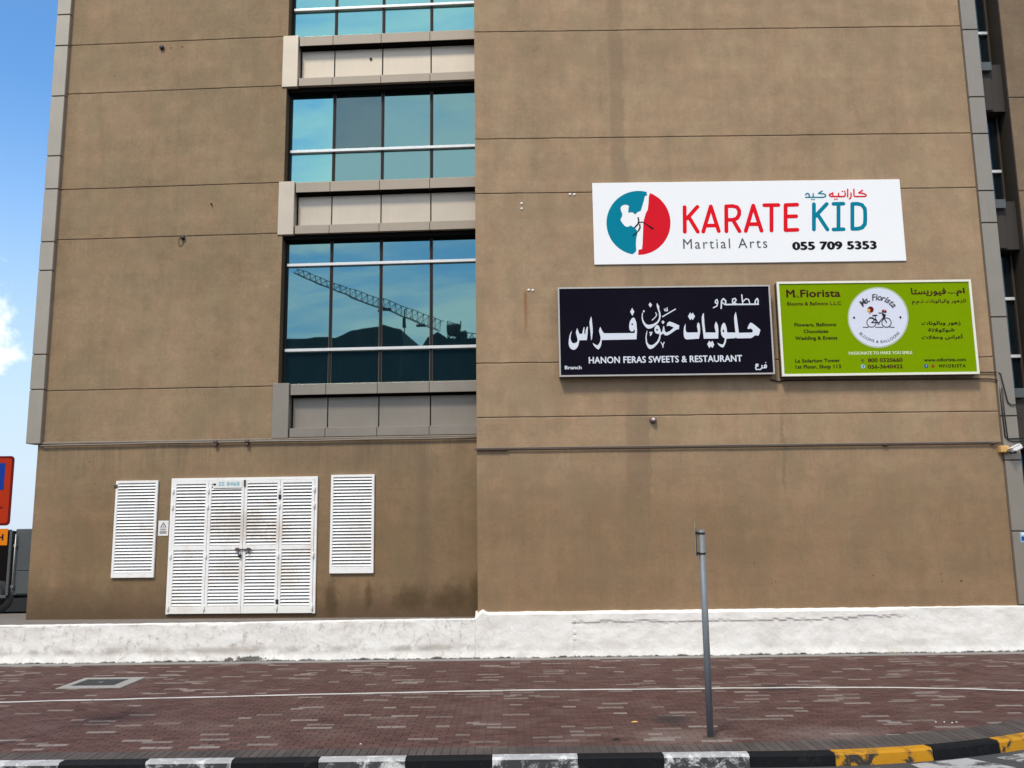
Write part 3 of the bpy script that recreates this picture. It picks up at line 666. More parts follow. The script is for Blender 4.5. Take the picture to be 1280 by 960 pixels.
# ledge strips and conduits across both facades
def conduit(pts, r, couplings, M, m='conduit'):
    c = obj('conduit', MB().tube(pts, r, m, 8), bld, M)
    for p in couplings: obj('coupling', MB().lathe([(r * 1.7, -.045), (r * 2.2, -.03), (r * 2.2, .03), (r * 1.7, .045)], p, 'x', 'rusty', 10), c, M)
    return c
obj('ledge', MB().prism([(-0.035, 4.615), (-0.035, 4.637), (0.0, 4.66), (0.02, 4.60)], 'x', -9.93, -0.01, 'conduit'), bld, LF)
conduit([(-9.93 + i * 0.62, -0.055, 4.585 + 0.004 * math.sin(i * 1.7) - 0.015 * max(0, 4 - i) / 4) for i in range(17)], 0.021, [(-5.92, -0.055, 4.588), (-5.21, -0.055, 4.59)], LF)
for u in (-5.92, -5.21): obj('clamp', MB().box(u - .03, u + .03, -.09, .0, 4.50, 4.56, 'rusty', .004), bld, LF)
obj('ledge', MB().prism([(-0.034, 4.298), (-0.034, 4.312), (0.0, 4.322), (0.02, 4.298)], 'x', -0.78, 10.36, 'conduit'), bld)
conduit([(-0.78 + i * 0.695, -0.045, 4.272 + 0.003 * math.sin(i * 2.1)) for i in range(17)], 0.015, [(7.90, -0.045, 4.275), (10.18, -.045, 4.275)], None, 'rusty')
obj('bracket', MB().box(-0.81, -0.12, -0.07, -0.002, 4.262, 4.292, 'rusty'), bld)

# ------------------------------------------------ louvred doors and vents (fixed parts of the wall)
slat_cache = {}
def slat(w_):
    k = round(w_, 3)
    if k not in slat_cache:
        slat_cache[k] = MB().prism([(-0.030, -0.024), (-0.030, -0.019), (0.008, 0.026), (0.012, 0.026), (0.012, 0.022), (-0.026, -0.024)], 'x', -w_ / 2, w_ / 2, 'louvre_white').mesh('slat')
    return slat_cache[k]
dr = random.Random(8)
def slats(parent, u0, u1, z0, z1, M, y=-0.012, n=None, pitch=0.0685):
    n = n or int(round((z1 - z0) / pitch)); p = (z1 - z0) / n
    for k in range(n):
        obj('slat', slat(u1 - u0), parent, M @ T((u0 + u1) / 2, y, z0 + p * (k + .5) + dr.uniform(-.001, .001)) @ Matrix.Rotation(dr.uniform(-.003, .003), 4, 'Y') @ Matrix.Rotation(dr.uniform(-.02, .02), 4, 'X'))
def vent(u0, u1, z0, z1, label, bot=0.10):
    f = MB(); s = 0.055
    f.box(u0, u0 + s, -.055, -.002, z0, z1, 'louvre_white', .004); f.box(u1 - s, u1, -.055, -.002, z0, z1, 'louvre_white', .004)
    f.box(u0 + s, u1 - s, -.055, -.002, z1 - s, z1, 'louvre_white', .004); f.box(u0 + s, u1 - s, -.055, -.002, z0, z0 + bot, 'louvre_white', .004)
    f.box(u0 + s, u1 - s, -.006, -.003, z0 + bot, z1 - s, 'dark_void')
    v = obj('louvre_vent', f, bld, LF); v['label'] = label
    slats(v, u0 + s, u1 - s, z0 + bot, z1 - s, LF, -0.022)
    return v
vent(-8.145, -7.19, 1.65, 3.76, 'louvred wall vent with a rusty top corner, left of the doors')
vent(-3.306, -2.346, 1.70, 3.82, 'clean louvred wall vent, right of the doors', 0.14)
obj('hinge', MB().box(-8.19, -8.10, -.07, -.01, 3.60, 3.68, 'rusty', .01), bld, LF)
# outer frame
f = MB(); f.box(-6.885, -3.603, -.05, -.003, 3.735, 3.795, 'louvre_white', .004); f.box(-6.885, -6.83, -.05, -.003, 0.865, 3.735, 'louvre_white', .004); f.box(-3.66, -3.603, -.05, -.003, 0.865, 3.735, 'louvre_white', .004)
f.box(-6.83, -3.66, -.006, -.003, 0.865, 3.735, 'dark_void')
obj('door_frame', f, bld, LF)
LV = [-6.828, -6.035, -5.228, -4.43, -3.662]
for i in range(4):
    a, b = LV[i] + .004, LV[i + 1] - .004; s = 0.062
    f = MB(); y0, y1 = -.062, -.012
    f.box(a, a + s, y0, y1, .875, 3.73, 'louvre_white', .004); f.box(b - s, b, y0, y1, .875, 3.73, 'louvre_white', .004)
    f.box(a + s, b - s, y0, y1, 3.665, 3.73, 'louvre_white', .004); f.box(a + s, b - s, y0, y1, .875, 1.03, 'louvre_white', .004)
    f.box(a + s, b - s, y0, y1, 2.225, 2.32, 'louvre_white', .004); f.box(a + s, b - s, -.016, -.013, 1.03, 3.665, 'dark_void')
    d = obj('louvre_door', f, bld, LF)
    if i in (1, 2): d['label'] = 'louvred door leaf with brown dirt across its slats'
    slats(d, a + s, b - s, 2.32, 3.665, LF, -0.028, 19); slats(d, a + s, b - s, 1.03, 2.225, LF, -0.028, 17)
    for z in (3.52, 3.17, 2.10, 1.00):
        for u in ((a,) if i < 2 else (b,)):
            obj('hinge', MB().lathe([(.016, -.055), (.02, -.045), (.02, .045), (.016, .055)], (u, -.075, z), 'z', 'louvre_white', 8).box(u - .02, u + .02, -.068, -.062, z - .045, z - .02, 'rusty'), d, LF)
    if i == 2:
        obj('bolt', MB().tube([(a - .16, -.085, 2.235), (a + .20, -.085, 2.235)], .013, 'rusty', 8).box(a - .15, a - .08, -.10, -.06, 2.20, 2.27, 'rusty', .006).box(a + .10, a + .16, -.10, -.06, 2.20, 2.27, 'rusty', .006).tube([(a + .12, -.09, 2.235), (a + .14, -.11, 2.17), (a + .10, -.12, 2.13)], .01, 'rusty', 6), d, LF)
        obj('padlock', MB().box(a - .085, a - .015, -.115, -.075, 2.06, 2.13, 'black_metal', .01).tube([(a - .075, -.095, 2.13), (a - .07, -.095, 2.18), (a - .05, -.095, 2.20), (a - .03, -.095, 2.18), (a - .025, -.095, 2.13)], .007, 'steel', 6), d, LF)
        obj('latch', MB().box(a - .02, a + .02, -.09, -.06, 3.60, 3.74, 'rusty', .004), d, LF)
    if i == 3:
        for z in (3.36, 1.12): obj('latch', MB().box(a - .035, a + .025, -.082, -.060, z - .05, z + .05, 'black_metal', .008), d, LF)
    if i == 1: obj('latch', MB().box(a + .10, a + .16, -.075, -.061, 3.63, 3.67, 'black_metal', .004), d, LF)

# ================================================================== LETTERING HELPERS
def fill_mesh(polys, m, dy):
    """flat filled outlines, polys = list of rings (outer + holes) in metres, drawn in x-z at y = dy"""
    cu = bpy.data.curves.new('c', 'CURVE'); cu.dimensions = '2D'; cu.fill_mode = 'BOTH'
    for ring in polys:
        sp = cu.splines.new('POLY'); sp.points.add(len(ring) - 1); sp.use_cyclic_u = True
        for i, p in enumerate(ring): sp.points[i].co = (p[0], p[1], 0, 1)
    o = bpy.data.objects.new('c', cu); col.objects.link(o)
    dg = bpy.context.evaluated_depsgraph_get(); me = bpy.data.meshes.new_from_object(o.evaluated_get(dg))
    vs = [(v.co.x, dy, v.co.y) for v in me.vertices]; fs = [list(p.vertices) for p in me.polygons]
    bpy.data.objects.remove(o); bpy.data.curves.remove(cu); bpy.data.meshes.remove(me)
    return vs, fs
def stroke_rings(pts, w_, closed=False):
    """round-ended ribbons: one capsule per segment, mitred by overlapping discs"""
    out = []; P = [Vector((p[0], p[1])) for p in pts]
    if closed: P.append(P[0])
    for a, b in zip(P, P[1:]):
        d = (b - a); L = d.length; d = d / L if L > 1e-6 else Vector((1, 0)); n_ = Vector((-d.y, d.x)); ring = []
        for k in range(7): t = -math.pi / 2 + math.pi * k / 6; ring.append(b + d * math.cos(t) * w_ / 2 + n_ * math.sin(t) * w_ / 2)
        for k in range(7): t = math.pi / 2 + math.pi * k / 6; ring.append(a + d * math.cos(t) * w_ / 2 + n_ * math.sin(t) * w_ / 2)
        out.append(ring)
    return out
def traced(key, mat, parent, M, name='lettering', y0=-0.003, label=None):
    mb = MB(); k = 0
    for e in TRACES[key]:
        if e[0] == 'p':
            rings = [[(x / 1000, z / 1000) for x, z in r_] for r_ in e[1:]]; vs, fs = fill_mesh(rings, mat, y0 - k * 0.00012); mb.add(vs, fs, mat); k += 1
        else:
            for ring in stroke_rings([(x / 1000, z / 1000) for x, z in e[2]], e[1] / 1000, len(e) > 3):
                mb.add([(p.x, y0 - k * 0.00012, p.y) for p in ring], [list(range(len(ring)))], mat); k += 1
    o = obj(name, mb, parent, M)
    if label: o['label'] = label
    return o
# joined forms of the Arabic letters (isolated, initial, medial, final)
FORMS = {'ا':(0xFE8D,None,None,0xFE8E),'أ':(0xFE83,None,None,0xFE84),'ب':(0xFE8F,0xFE91,0xFE92,0xFE90),'ت':(0xFE95,0xFE97,0xFE98,0xFE96),'ة':(0xFE93,None,None,0xFE94),
'ح':(0xFEA1,0xFEA3,0xFEA4,0xFEA2),'ذ':(0xFEAB,None,None,0xFEAC),'ر':(0xFEAD,None,None,0xFEAE),'ز':(0xFEAF,None,None,0xFEB0),'س':(0xFEB1,0xFEB3,0xFEB4,0xFEB2),'ش':(0xFEB5,0xFEB7,0xFEB8,0xFEB6),
'ع':(0xFEC9,0xFECB,0xFECC,0xFECA),'ف':(0xFED1,0xFED3,0xFED4,0xFED2),'ك':(0xFED9,0xFEDB,0xFEDC,0xFEDA),'ل':(0xFEDD,0xFEDF,0xFEE0,0xFEDE),'م':(0xFEE1,0xFEE3,0xFEE4,0xFEE2),'ن':(0xFEE5,0xFEE7,0xFEE8,0xFEE6),'ه':(0xFEE9,0xFEEB,0xFEEC,0xFEEA),'و':(0xFEED,None,None,0xFEEE),'ي':(0xFEF1,0xFEF3,0xFEF4,0xFEF2)}
def shape(s):
    out=[];i=0;prev=False
    s=list(s)
    while i<len(s):
        c=s[i]
        if c=='ل' and i+1<len(s) and s[i+1]=='ا':
            out.append(chr(0xFEFC if prev else 0xFEFB)); prev=False;i+=2;continue
        if c not in FORMS: out.append(c);prev=False;i+=1;continue
        iso,ini,med,fin=FORMS[c]
        nxt=i+1<len(s) and s[i+1] in FORMS and ini is not None
        if prev and nxt and med: g_=med
        elif prev: g_=fin
        elif nxt: g_=ini
        else: g_=iso
        out.append(chr(g_)); prev=(ini is not None) and nxt; i+=1
    return ''.join(reversed(out))
def text_mesh(s, off, spacing=1.0):
    c = bpy.data.curves.new('t', 'FONT'); c.body = s; c.size = 1; c.offset = off; c.resolution_u = 4; c.space_character = spacing
    o = bpy.data.objects.new('t', c); col.objects.link(o)
    dg = bpy.context.evaluated_depsgraph_get(); me = bpy.data.meshes.new_from_object(o.evaluated_get(dg))
    V = [(v.co.x, v.co.y) for v in me.vertices]; Fs = [list(p.vertices) for p in me.polygons]
    bpy.data.objects.remove(o); bpy.data.curves.remove(c); bpy.data.meshes.remove(me)
    return V, Fs
def text(s, x0, x1, z0, z1, mat, off, kind, parent, M, y=-0.0035, name='lettering'):
    """lay a line of text between x0..x1, baseline z0 and capital height z1 (metres in the sign's frame)"""
    if kind == 'a': s = shape(s)
    V, Fs = text_mesh(s, 0, 1.25 if s in ('Martial Arts', 'MFIORISTA') else 1.04)
    a = min(v[0] for v in V) - off; b = max(v[0] for v in V) + off
    if kind == 'l': lo, hi = -off, 0.688 + off
    else: lo, hi = min(v[1] for v in V), max(v[1] for v in V)
    sx, sz = (x1 - x0) / (b - a), (z1 - z0) / (hi - lo)
    mb = MB()
    for k, (dx, dz) in enumerate(((0, 0), (off, 0), (-off, 0), (0, off * .7), (0, -off * .7)) if off else ((0, 0),)):   # heavier weight
        mb.add([(x0 + (v[0] - a + dx) * sx, y - k * 0.0002, z0 + (v[1] - lo + dz) * sz) for v in V], Fs, mat)
    return obj(name, mb, parent, M)
# outlines of emblems and calligraphy, millimetres from the lower left corner of their sign
TRACES = {
  'navy': [
    ["p",[[295,1007],[253,946],[230,864],[217,782],[214,714],[223,666],[239,632],[272,599],[312,583],[352,595],[386,623],[414,668],[429,711],[444,793],[605,794],[625,927],[635,1085],[612,1085],[587,1010],[577,931],[554,931],[562,1079],[545,1077],[525,1004],[510,932],[447,932],[426,998],[403,1060],[385,1006],[374,958],[391,889],[404,821],[403,766],[369,737],[315,726],[286,747],[269,775],[258,823],[258,864],[269,932]]],
    ["p",[[712,1314],[687,1249],[672,1188],[675,1091],[684,1009],[698,792],[712,803],[736,967],[734,1091],[728,1173],[723,1256]]],
    ["p",[[901,1082],[880,1034],[871,979],[885,924],[901,855],[898,801],[885,746],[843,685],[822,678],[796,686],[728,732],[749,673],[797,618],[847,583],[881,624],[902,664],[917,725],[926,791],[1669,798],[1687,996],[1679,1161],[1651,1251],[1632,1272],[1612,1277],[1584,1258],[1549,1204],[1528,1149],[1520,1067],[1529,1005],[1548,981],[1575,970],[1609,977],[1630,1017],[1643,997],[1634,935],[984,937],[961,957],[938,992],[921,1033]],[[1588,1155],[1567,1128],[1593,1104],[1611,1127]]],
    ["p",[[1599,1490],[1553,1404],[1596,1313],[1643,1402]]],
    ["p",[[2139,1591],[2128,1551],[2135,1498],[2169,1378],[2172,1272],[2153,1220],[2117,1174],[2044,1129],[1947,1110],[1902,1121],[1870,1144],[1826,1224],[1818,1303],[1828,1389],[1807,1370],[1796,1277],[1802,1211],[1819,1151],[1862,1078],[1893,1045],[1931,1025],[2002,1037],[2094,1102],[2155,1160],[2189,1219],[2208,1298],[2202,1378],[2179,1458],[2185,1511]]],
    ["p",[[1991,1609],[1954,1554],[1990,1493],[2031,1546]]],
    ["p",[[1846,1442],[1824,1407],[1847,1385],[1871,1409]]],
    ["s",19,[[2102,1379],[2122,1326],[2088,1273],[2021,1215]]],
    ["s",24,[[2246,1287],[2528,1449]]],
    ["s",18,[[2289,1456],[2303,1414],[2358,1416],[2352,1482]]],
    ["s",13,[[2324,1469],[2326,1423]]],
    ["p",[[2247,1208],[2219,1166],[2250,1120],[2285,1168]]],
    ["p",[[2323,1075],[2348,1151],[2394,1180],[2470,1150],[2599,1089],[2583,1003],[2542,1006],[2436,933],[2343,875],[2285,876],[2244,915],[2231,968],[2250,1060],[2269,1086],[2276,1020],[2283,968],[2314,938],[2386,966],[2481,1044],[2390,1085],[2352,1085]]],
    ["p",[[2114,1108],[2074,1062],[2060,1010],[2061,970],[2088,924],[2139,906],[2167,916],[2160,864],[2137,799],[2107,747],[2040,682],[1975,663],[1925,683],[1894,736],[1885,841],[1910,992],[1883,946],[1863,841],[1864,776],[1868,710],[1903,618],[1928,592],[1959,578],[2024,604],[2104,681],[2152,739],[2179,811],[2192,890],[2195,969],[2182,1022],[2164,1074],[2143,1101]],[[2111,1029],[2091,996],[2115,970],[2142,996]]],
    ["p",[[2178,919],[2231,968],[2262,1047],[2271,994],[2249,929],[2202,887]]],
    ["p",[[1950,952],[2014,958],[2010,918],[1970,860],[1955,893],[1985,921],[1952,919]]],
    ["s",18,[[2191,726],[2222,666],[2230,614]]],
    ["s",20,[[2232,653],[2240,692],[2260,725]]],
    ["p",[[2734,1128],[2701,1061],[2686,978],[2683,902],[2691,827],[2716,791],[2748,781],[3007,793],[3034,913],[3043,1003],[3036,1109],[3008,1155],[2984,1110],[2975,1065],[2990,974],[2988,932],[2769,931],[2741,947],[2728,1000]]],
    ["p",[[2845,1372],[2792,1286],[2840,1202],[2867,1240],[2892,1202],[2944,1284],[2899,1368],[2873,1331]]],
    ["p",[[3136,1358],[3104,1320],[3087,1260],[3086,1139],[3110,792],[3419,791],[3432,968],[3426,1089],[3388,1165],[3365,1113],[3351,1060],[3374,924],[3153,927],[3139,1108]]],
    ["p",[[3225,748],[3178,671],[3218,583],[3251,625],[3288,587],[3326,661],[3292,747],[3257,707]]],
    ["p",[[3825,1372],[3796,1311],[3781,1236],[3785,1085],[3794,918],[3617,921],[3608,1026],[3583,1117],[3554,1137],[3518,1103],[3494,1035],[3482,968],[3489,877],[3516,824],[3562,786],[3540,704],[3508,659],[3464,667],[3392,698],[3413,660],[3455,615],[3505,591],[3543,628],[3577,703],[3595,785],[3785,795],[3799,820],[3817,790],[4119,791],[4167,816],[4211,853],[4284,844],[4309,897],[4332,972],[4251,1048],[4180,1107],[4137,1133],[4107,1111],[4066,1036],[4056,998],[4085,990],[4130,1005],[4172,959],[4155,914],[3867,910],[3854,1084],[3841,1265]],[[3535,997],[3515,952],[3536,919],[3560,952]]],
    ["s",33,[[4319,1536],[3603,1536]]],
    ["s",29,[[4249,1546],[4262,1617],[4303,1661],[4321,1616],[4314,1556]]],
    ["s",27,[[3973,1747],[3985,1552]]],
    ["s",24,[[3992,1598],[4062,1661],[4113,1642],[4129,1581],[4136,1538]]],
    ["s",27,[[3878,1535],[3820,1562],[3765,1585],[3773,1655],[3825,1670],[3845,1630],[3790,1555],[3729,1537]]],
    ["s",30,[[3611,1549],[3622,1618],[3573,1667],[3532,1619],[3513,1452]]],
    ["s",24,[[3539,1588],[3596,1534]]],
    ["s",26,[[3437,1567],[3393,1575],[3402,1628],[3435,1648],[3449,1589],[3424,1506],[3348,1469]]],
    ["s",24,[[4322,141],[4408,145],[4419,180],[4398,210],[4369,187],[4381,159],[4414,163]]],
    ["s",24,[[4321,193],[4318,141],[4293,113],[4263,104]]],
    ["s",24,[[4241,217],[4200,222],[4189,194],[4239,184],[4197,171],[4181,138],[4198,105],[4244,109]]],
    ["s",19,[[4400,253],[4409,253]]],
  ],
  'red': [
    ["s",86,[[2030,1293],[2011,721]]],
    ["s",86,[[2314,1295],[2068,1025]]],
    ["s",86,[[2114,1061],[2297,720]]],
    ["s",86,[[2418,721],[2611,1300],[2760,728]]],
    ["s",86,[[2482,858],[2703,858]]],
    ["s",86,[[2927,720],[2953,1299],[3097,1302],[3193,1275],[3235,1191],[3228,1104],[3179,1019],[3087,985],[2957,984]]],
    ["s",86,[[3089,977],[3216,722]]],
    ["s",86,[[3354,724],[3551,1308],[3701,725]]],
    ["s",86,[[3420,878],[3627,878]]],
    ["s",86,[[3797,1311],[4107,1312]]],
    ["s",86,[[3955,1309],[3921,728]]],
    ["s",86,[[4522,1316],[4267,1310],[4232,732],[4492,737]]],
    ["s",86,[[4251,1045],[4486,1048]]],
    ["s",30,[[5995,1632],[5908,1571],[6017,1554],[6062,1530],[6067,1504],[6043,1486],[5819,1488],[5796,1501],[5804,1658]]],
    ["s",30,[[5734,1571],[5730,1489],[5713,1450],[5689,1436]]],
    ["s",30,[[5667,1660],[5654,1486]]],
    ["s",30,[[5604,1573],[5603,1517],[5582,1492],[5290,1495],[5254,1515],[5251,1534],[5282,1560],[5331,1559]]],
    ["s",30,[[5459,1567],[5454,1499]]],
    ["s",30,[[5331,1585],[5330,1498]]],
    ["s",27,[[5542,1613],[5552,1613]]],
    ["s",27,[[5591,1612],[5601,1612]]],
    ["s",27,[[5361,1432],[5371,1432]]],
    ["s",27,[[5407,1432],[5417,1432]]],
  ],
  'teal': [
    ["s",86,[[4896,1322],[4858,738]]],
    ["s",86,[[5181,1324],[4905,1039]]],
    ["s",86,[[4963,1082],[5155,734]]],
    ["s",86,[[5330,1322],[5549,1325]]],
    ["s",86,[[5441,1321],[5400,737]]],
    ["s",86,[[5290,733],[5513,736]]],
    ["s",86,[[5747,1317],[5864,1318],[5958,1291],[6015,1204],[6015,1082],[6005,953],[5989,847],[5920,767],[5822,743],[5706,742]],1],
    ["s",29,[[5099,1625],[5014,1570],[5132,1558],[5170,1531],[5163,1496],[5120,1478],[4722,1484]]],
    ["s",29,[[4895,1565],[4890,1487]]],
    ["s",29,[[4726,1544],[4759,1573],[4796,1565],[4808,1527],[4800,1487]]],
    ["s",27,[[4850,1431],[4860,1431]]],
    ["s",27,[[4899,1430],[4909,1430]]],
  ],
  'logoteal': [
    ["p",[[1212,1651],[1162,1665],[1111,1674],[1059,1680],[1007,1681],[955,1678],[903,1672],[852,1662],[802,1647],[752,1629],[704,1607],[658,1582],[613,1553],[571,1521],[530,1486],[493,1448],[458,1407],[426,1363],[397,1318],[371,1270],[349,1221],[330,1170],[315,1118],[303,1066],[295,1012],[291,958],[291,904],[295,851],[302,798],[313,745],[327,694],[346,644],[367,596],[392,550],[420,505],[452,464],[486,424],[523,388],[562,354],[604,324],[648,297],[693,273],[740,253],[789,236],[839,224],[849,229],[900,267],[928,310],[925,378],[923,447],[928,515],[939,601],[960,669],[965,720],[954,772],[919,816],[887,845],[822,881],[755,850],[697,870],[642,940],[602,1009],[621,1070],[647,1104],[639,1130],[648,1156],[625,1208],[611,1286],[638,1338],[697,1363],[755,1362],[803,1327],[785,1275],[782,1171],[824,1188],[881,1184],[930,1135],[981,1186],[1057,1220],[1084,1297],[1131,1444],[1160,1557],[1219,1582],[1196,1618]]],
  ],
  'logored': [
    ["p",[[1276,1628],[1321,1607],[1364,1583],[1405,1556],[1445,1526],[1482,1492],[1517,1457],[1549,1418],[1579,1378],[1606,1335],[1629,1290],[1650,1244],[1667,1196],[1681,1147],[1692,1097],[1700,1047],[1704,995],[1704,944],[1701,893],[1695,842],[1685,791],[1672,741],[1656,692],[1636,645],[1613,599],[1588,555],[1559,512],[1528,472],[1495,434],[1458,398],[1420,365],[1380,335],[1338,308],[1294,284],[1249,263],[1202,245],[1155,231],[1107,220],[1058,213],[1009,209],[960,209],[968,232],[976,326],[1054,339],[1068,445],[1079,582],[1104,925],[1115,994],[1162,1149],[1216,1252],[1238,1426],[1246,1539]]],
  ],
  'logobelt': [
    ["s",30,[[993,1061],[1007,978],[980,910],[911,838]]],
    ["s",19,[[1006,940],[1073,965],[1138,925],[1307,805]]],
    ["s",36,[[1234,855],[1307,802]]],
    ["s",30,[[1021,900],[1028,831],[991,763]]],
    ["s",21,[[991,763],[949,721],[863,648]]],
  ],
  'ring': [
    ["p",[[2796,1252],[2797,1340],[2787,1426],[2767,1510],[2735,1590],[2693,1665],[2642,1732],[2581,1791],[2513,1842],[2439,1882],[2359,1912],[2276,1930],[2190,1937],[2104,1932],[2017,1916],[1933,1889],[1853,1850],[1778,1802],[1708,1744],[1647,1678],[1593,1605],[1550,1526],[1516,1443],[1493,1356],[1481,1268],[1480,1180],[1491,1094],[1513,1011],[1545,931],[1587,858],[1639,792],[1699,733],[1767,684],[1841,644],[1919,615],[2002,597],[2087,590],[2173,595],[2258,611],[2341,638],[2421,675],[2496,723],[2565,780],[2627,845],[2680,917],[2725,995],[2759,1078],[2783,1164]]],
  ],
  'disc': [
    ["p",[[2760,1252],[2762,1336],[2752,1418],[2733,1498],[2702,1574],[2663,1645],[2614,1709],[2556,1765],[2492,1813],[2421,1851],[2345,1880],[2266,1897],[2184,1904],[2102,1899],[2020,1884],[1940,1858],[1864,1821],[1792,1775],[1726,1720],[1668,1658],[1617,1588],[1575,1513],[1543,1434],[1521,1352],[1510,1268],[1509,1184],[1519,1102],[1540,1023],[1571,948],[1611,878],[1660,814],[1717,759],[1782,712],[1852,674],[1927,647],[2005,629],[2086,623],[2168,627],[2249,643],[2328,668],[2404,704],[2475,749],[2541,803],[2600,865],[2650,934],[2693,1008],[2725,1087],[2748,1169]]],
  ],
  'bike': [
    ["s",16,[[2085,1148],[2082,1180],[2070,1209],[2050,1232],[2023,1247],[1993,1252],[1961,1247],[1932,1233],[1909,1211],[1892,1182],[1885,1151],[1888,1119],[1900,1091],[1920,1068],[1947,1053],[1977,1048],[2008,1052],[2037,1066],[2061,1089],[2077,1117]],1],
    ["s",16,[[2407,1144],[2404,1176],[2392,1205],[2372,1228],[2345,1242],[2315,1248],[2283,1243],[2255,1229],[2231,1207],[2214,1178],[2207,1147],[2209,1115],[2221,1087],[2242,1064],[2268,1049],[2299,1044],[2330,1048],[2359,1062],[2383,1085],[2399,1113]],1],
    ["s",13,[[1795,1050],[1908,1049]]],
    ["s",13,[[2061,1047],[2230,1044]]],
    ["s",13,[[2366,1043],[2466,1041]]],
    ["s",24,[[2024,1303],[2113,1310]]],
    ["s",15,[[2067,1302],[2083,1228],[2130,1112]]],
    ["s",18,[[1985,1150],[2149,1148],[2246,1259]]],
    ["s",15,[[1985,1150],[2083,1228]]],
    ["s",18,[[2157,1359],[2246,1355],[2254,1258],[2307,1146]]],
    ["s",27,[[1956,1254],[2012,1253],[2050,1220]]],
    ["s",13,[[2114,1112],[2155,1119]]],
    ["p",[[2220,1333],[2305,1332],[2287,1258],[2246,1259]]],
    ["p",[[1640,1261],[1637,1275],[1626,1284],[1612,1284],[1600,1276],[1595,1262],[1598,1248],[1609,1240],[1623,1240],[1635,1248]]],
    ["p",[[2636,1259],[2633,1272],[2623,1281],[2609,1281],[2597,1273],[2591,1259],[2595,1245],[2605,1237],[2619,1237],[2631,1245]]],
  ],
  'maroon': [
    ["p",[[2053,1435],[2049,1465],[2032,1489],[2006,1503],[1975,1504],[1947,1491],[1927,1467],[1918,1437],[1922,1406],[1939,1382],[1965,1368],[1995,1368],[2024,1381],[2044,1405]]],
    ["p",[[2289,1399],[2285,1418],[2270,1430],[2250,1431],[2233,1419],[2225,1399],[2230,1380],[2245,1368],[2265,1367],[2282,1379]]],
    ["p",[[2329,1390],[2324,1409],[2309,1422],[2289,1422],[2272,1410],[2265,1391],[2269,1371],[2284,1359],[2304,1359],[2321,1370]]],
  ],
  'yellow': [
    ["p",[[1979,1419],[1974,1441],[1957,1454],[1935,1454],[1917,1441],[1908,1420],[1914,1399],[1930,1385],[1952,1385],[1971,1398]]],
  ],
  'pink': [
    ["p",[[1986,1361],[1981,1378],[1965,1385],[1949,1378],[1941,1362],[1947,1345],[1962,1338],[1978,1345]]],
    ["p",[[2302,1415],[2297,1429],[2284,1435],[2270,1430],[2263,1416],[2268,1401],[2281,1395],[2295,1401]]],
  ],
}

TEXTS = [
    ('B', 'Martial Arts', 1963, 3810, 334, 558, 'grey', 0.0, 'l'),
    ('B', '055 709 5353', 4356, 6213, 268, 467, 'black', 0.058, 'l'),
    ('N', 'HANON FERAS SWEETS & RESTAURANT', 634, 3909, 282, 430, 'cream', 0.03, 'l'),
    ('N', 'Branch', 119, 479, 162, 242, 'cream', 0.03, 'l'),
    ('G', 'M', 195, 378, 1725, 1903, 'wine', 0.03, 'l'),
    ('G', 'rs.', 378, 483, 1723, 1785, 'wine', 0, 'l'),
    ('G', 'Fiorista', 497, 1363, 1726, 1899, 'wine', 0.03, 'l'),
    ('G', 'Blooms & Balloons L.L.C', 201, 1361, 1548, 1625, 'wine', 0.02, 'l'),
    ('G', 'Flowers, Balloons', 328, 1225, 1082, 1161, 'dark', 0.035, 'l'),
    ('G', 'Chocolates', 516, 1044, 936, 1015, 'dark', 0.035, 'l'),
    ('G', 'Wedding & Events', 327, 1231, 789, 868, 'dark', 0.035, 'l'),
    ('G', 'La Solarium Tower', 296, 1256, 297, 375, 'dark', 0.035, 'l'),
    ('G', '1st Floor, Shop 113', 296, 1264, 164, 247, 'dark', 0.035, 'l'),
    ('G', 'PASSIONATE TO MAKE YOU SMILE', 1450, 2805, 451, 520, 'cream', 0.03, 'l'),
    ('G', '800 0320660', 1848, 2588, 286, 373, 'wine', 0.03, 'l'),
    ('G', '056-3640422', 1838, 2577, 147, 231, 'wine', 0.03, 'l'),
    ('G', 'www.mfiorista.com', 3043, 3936, 285, 357, 'dark', 0.035, 'l'),
    ('G', 'MFIORISTA', 3355, 3923, 149, 222, 'dark', 0.035, 'l'),
    ('G', 'ام', 3861, 4053, 1713, 1891, 'wine', 0.035, 'a'),
    ('G', 'فيوريستا', 2888, 3646, 1720, 1903, 'wine', 0.03, 'a'),
    ('G', 'للزهور والبالونات ذ.م.م', 2890, 4054, 1534, 1649, 'wine', 0.02, 'a'),
    ('G', 'زهور وبالونات', 3057, 3898, 1065, 1165, 'dark', 0.04, 'a'),
    ('G', 'شوكولاتة', 3182, 3756, 914, 1012, 'dark', 0.04, 'a'),
    ('G', 'أعراس وحفلات', 3031, 3915, 758, 877, 'dark', 0.04, 'a'),
]
INK = {'grey': 'print_grey', 'black': 'print_black', 'cream': 'sign_letter', 'wine': 'ink_wine', 'dark': 'ink_dark'}
def put_texts(sg, parent, M, inkmap=INK):
    for k, (g_, s, x0, x1, z0, z1, m, off, kd) in enumerate(t for t in TEXTS if t[0] == sg):
        text(s, x0 / 1000, x1 / 1000, z0 / 1000, z1 / 1000, inkmap[m], off, kd, parent, M)

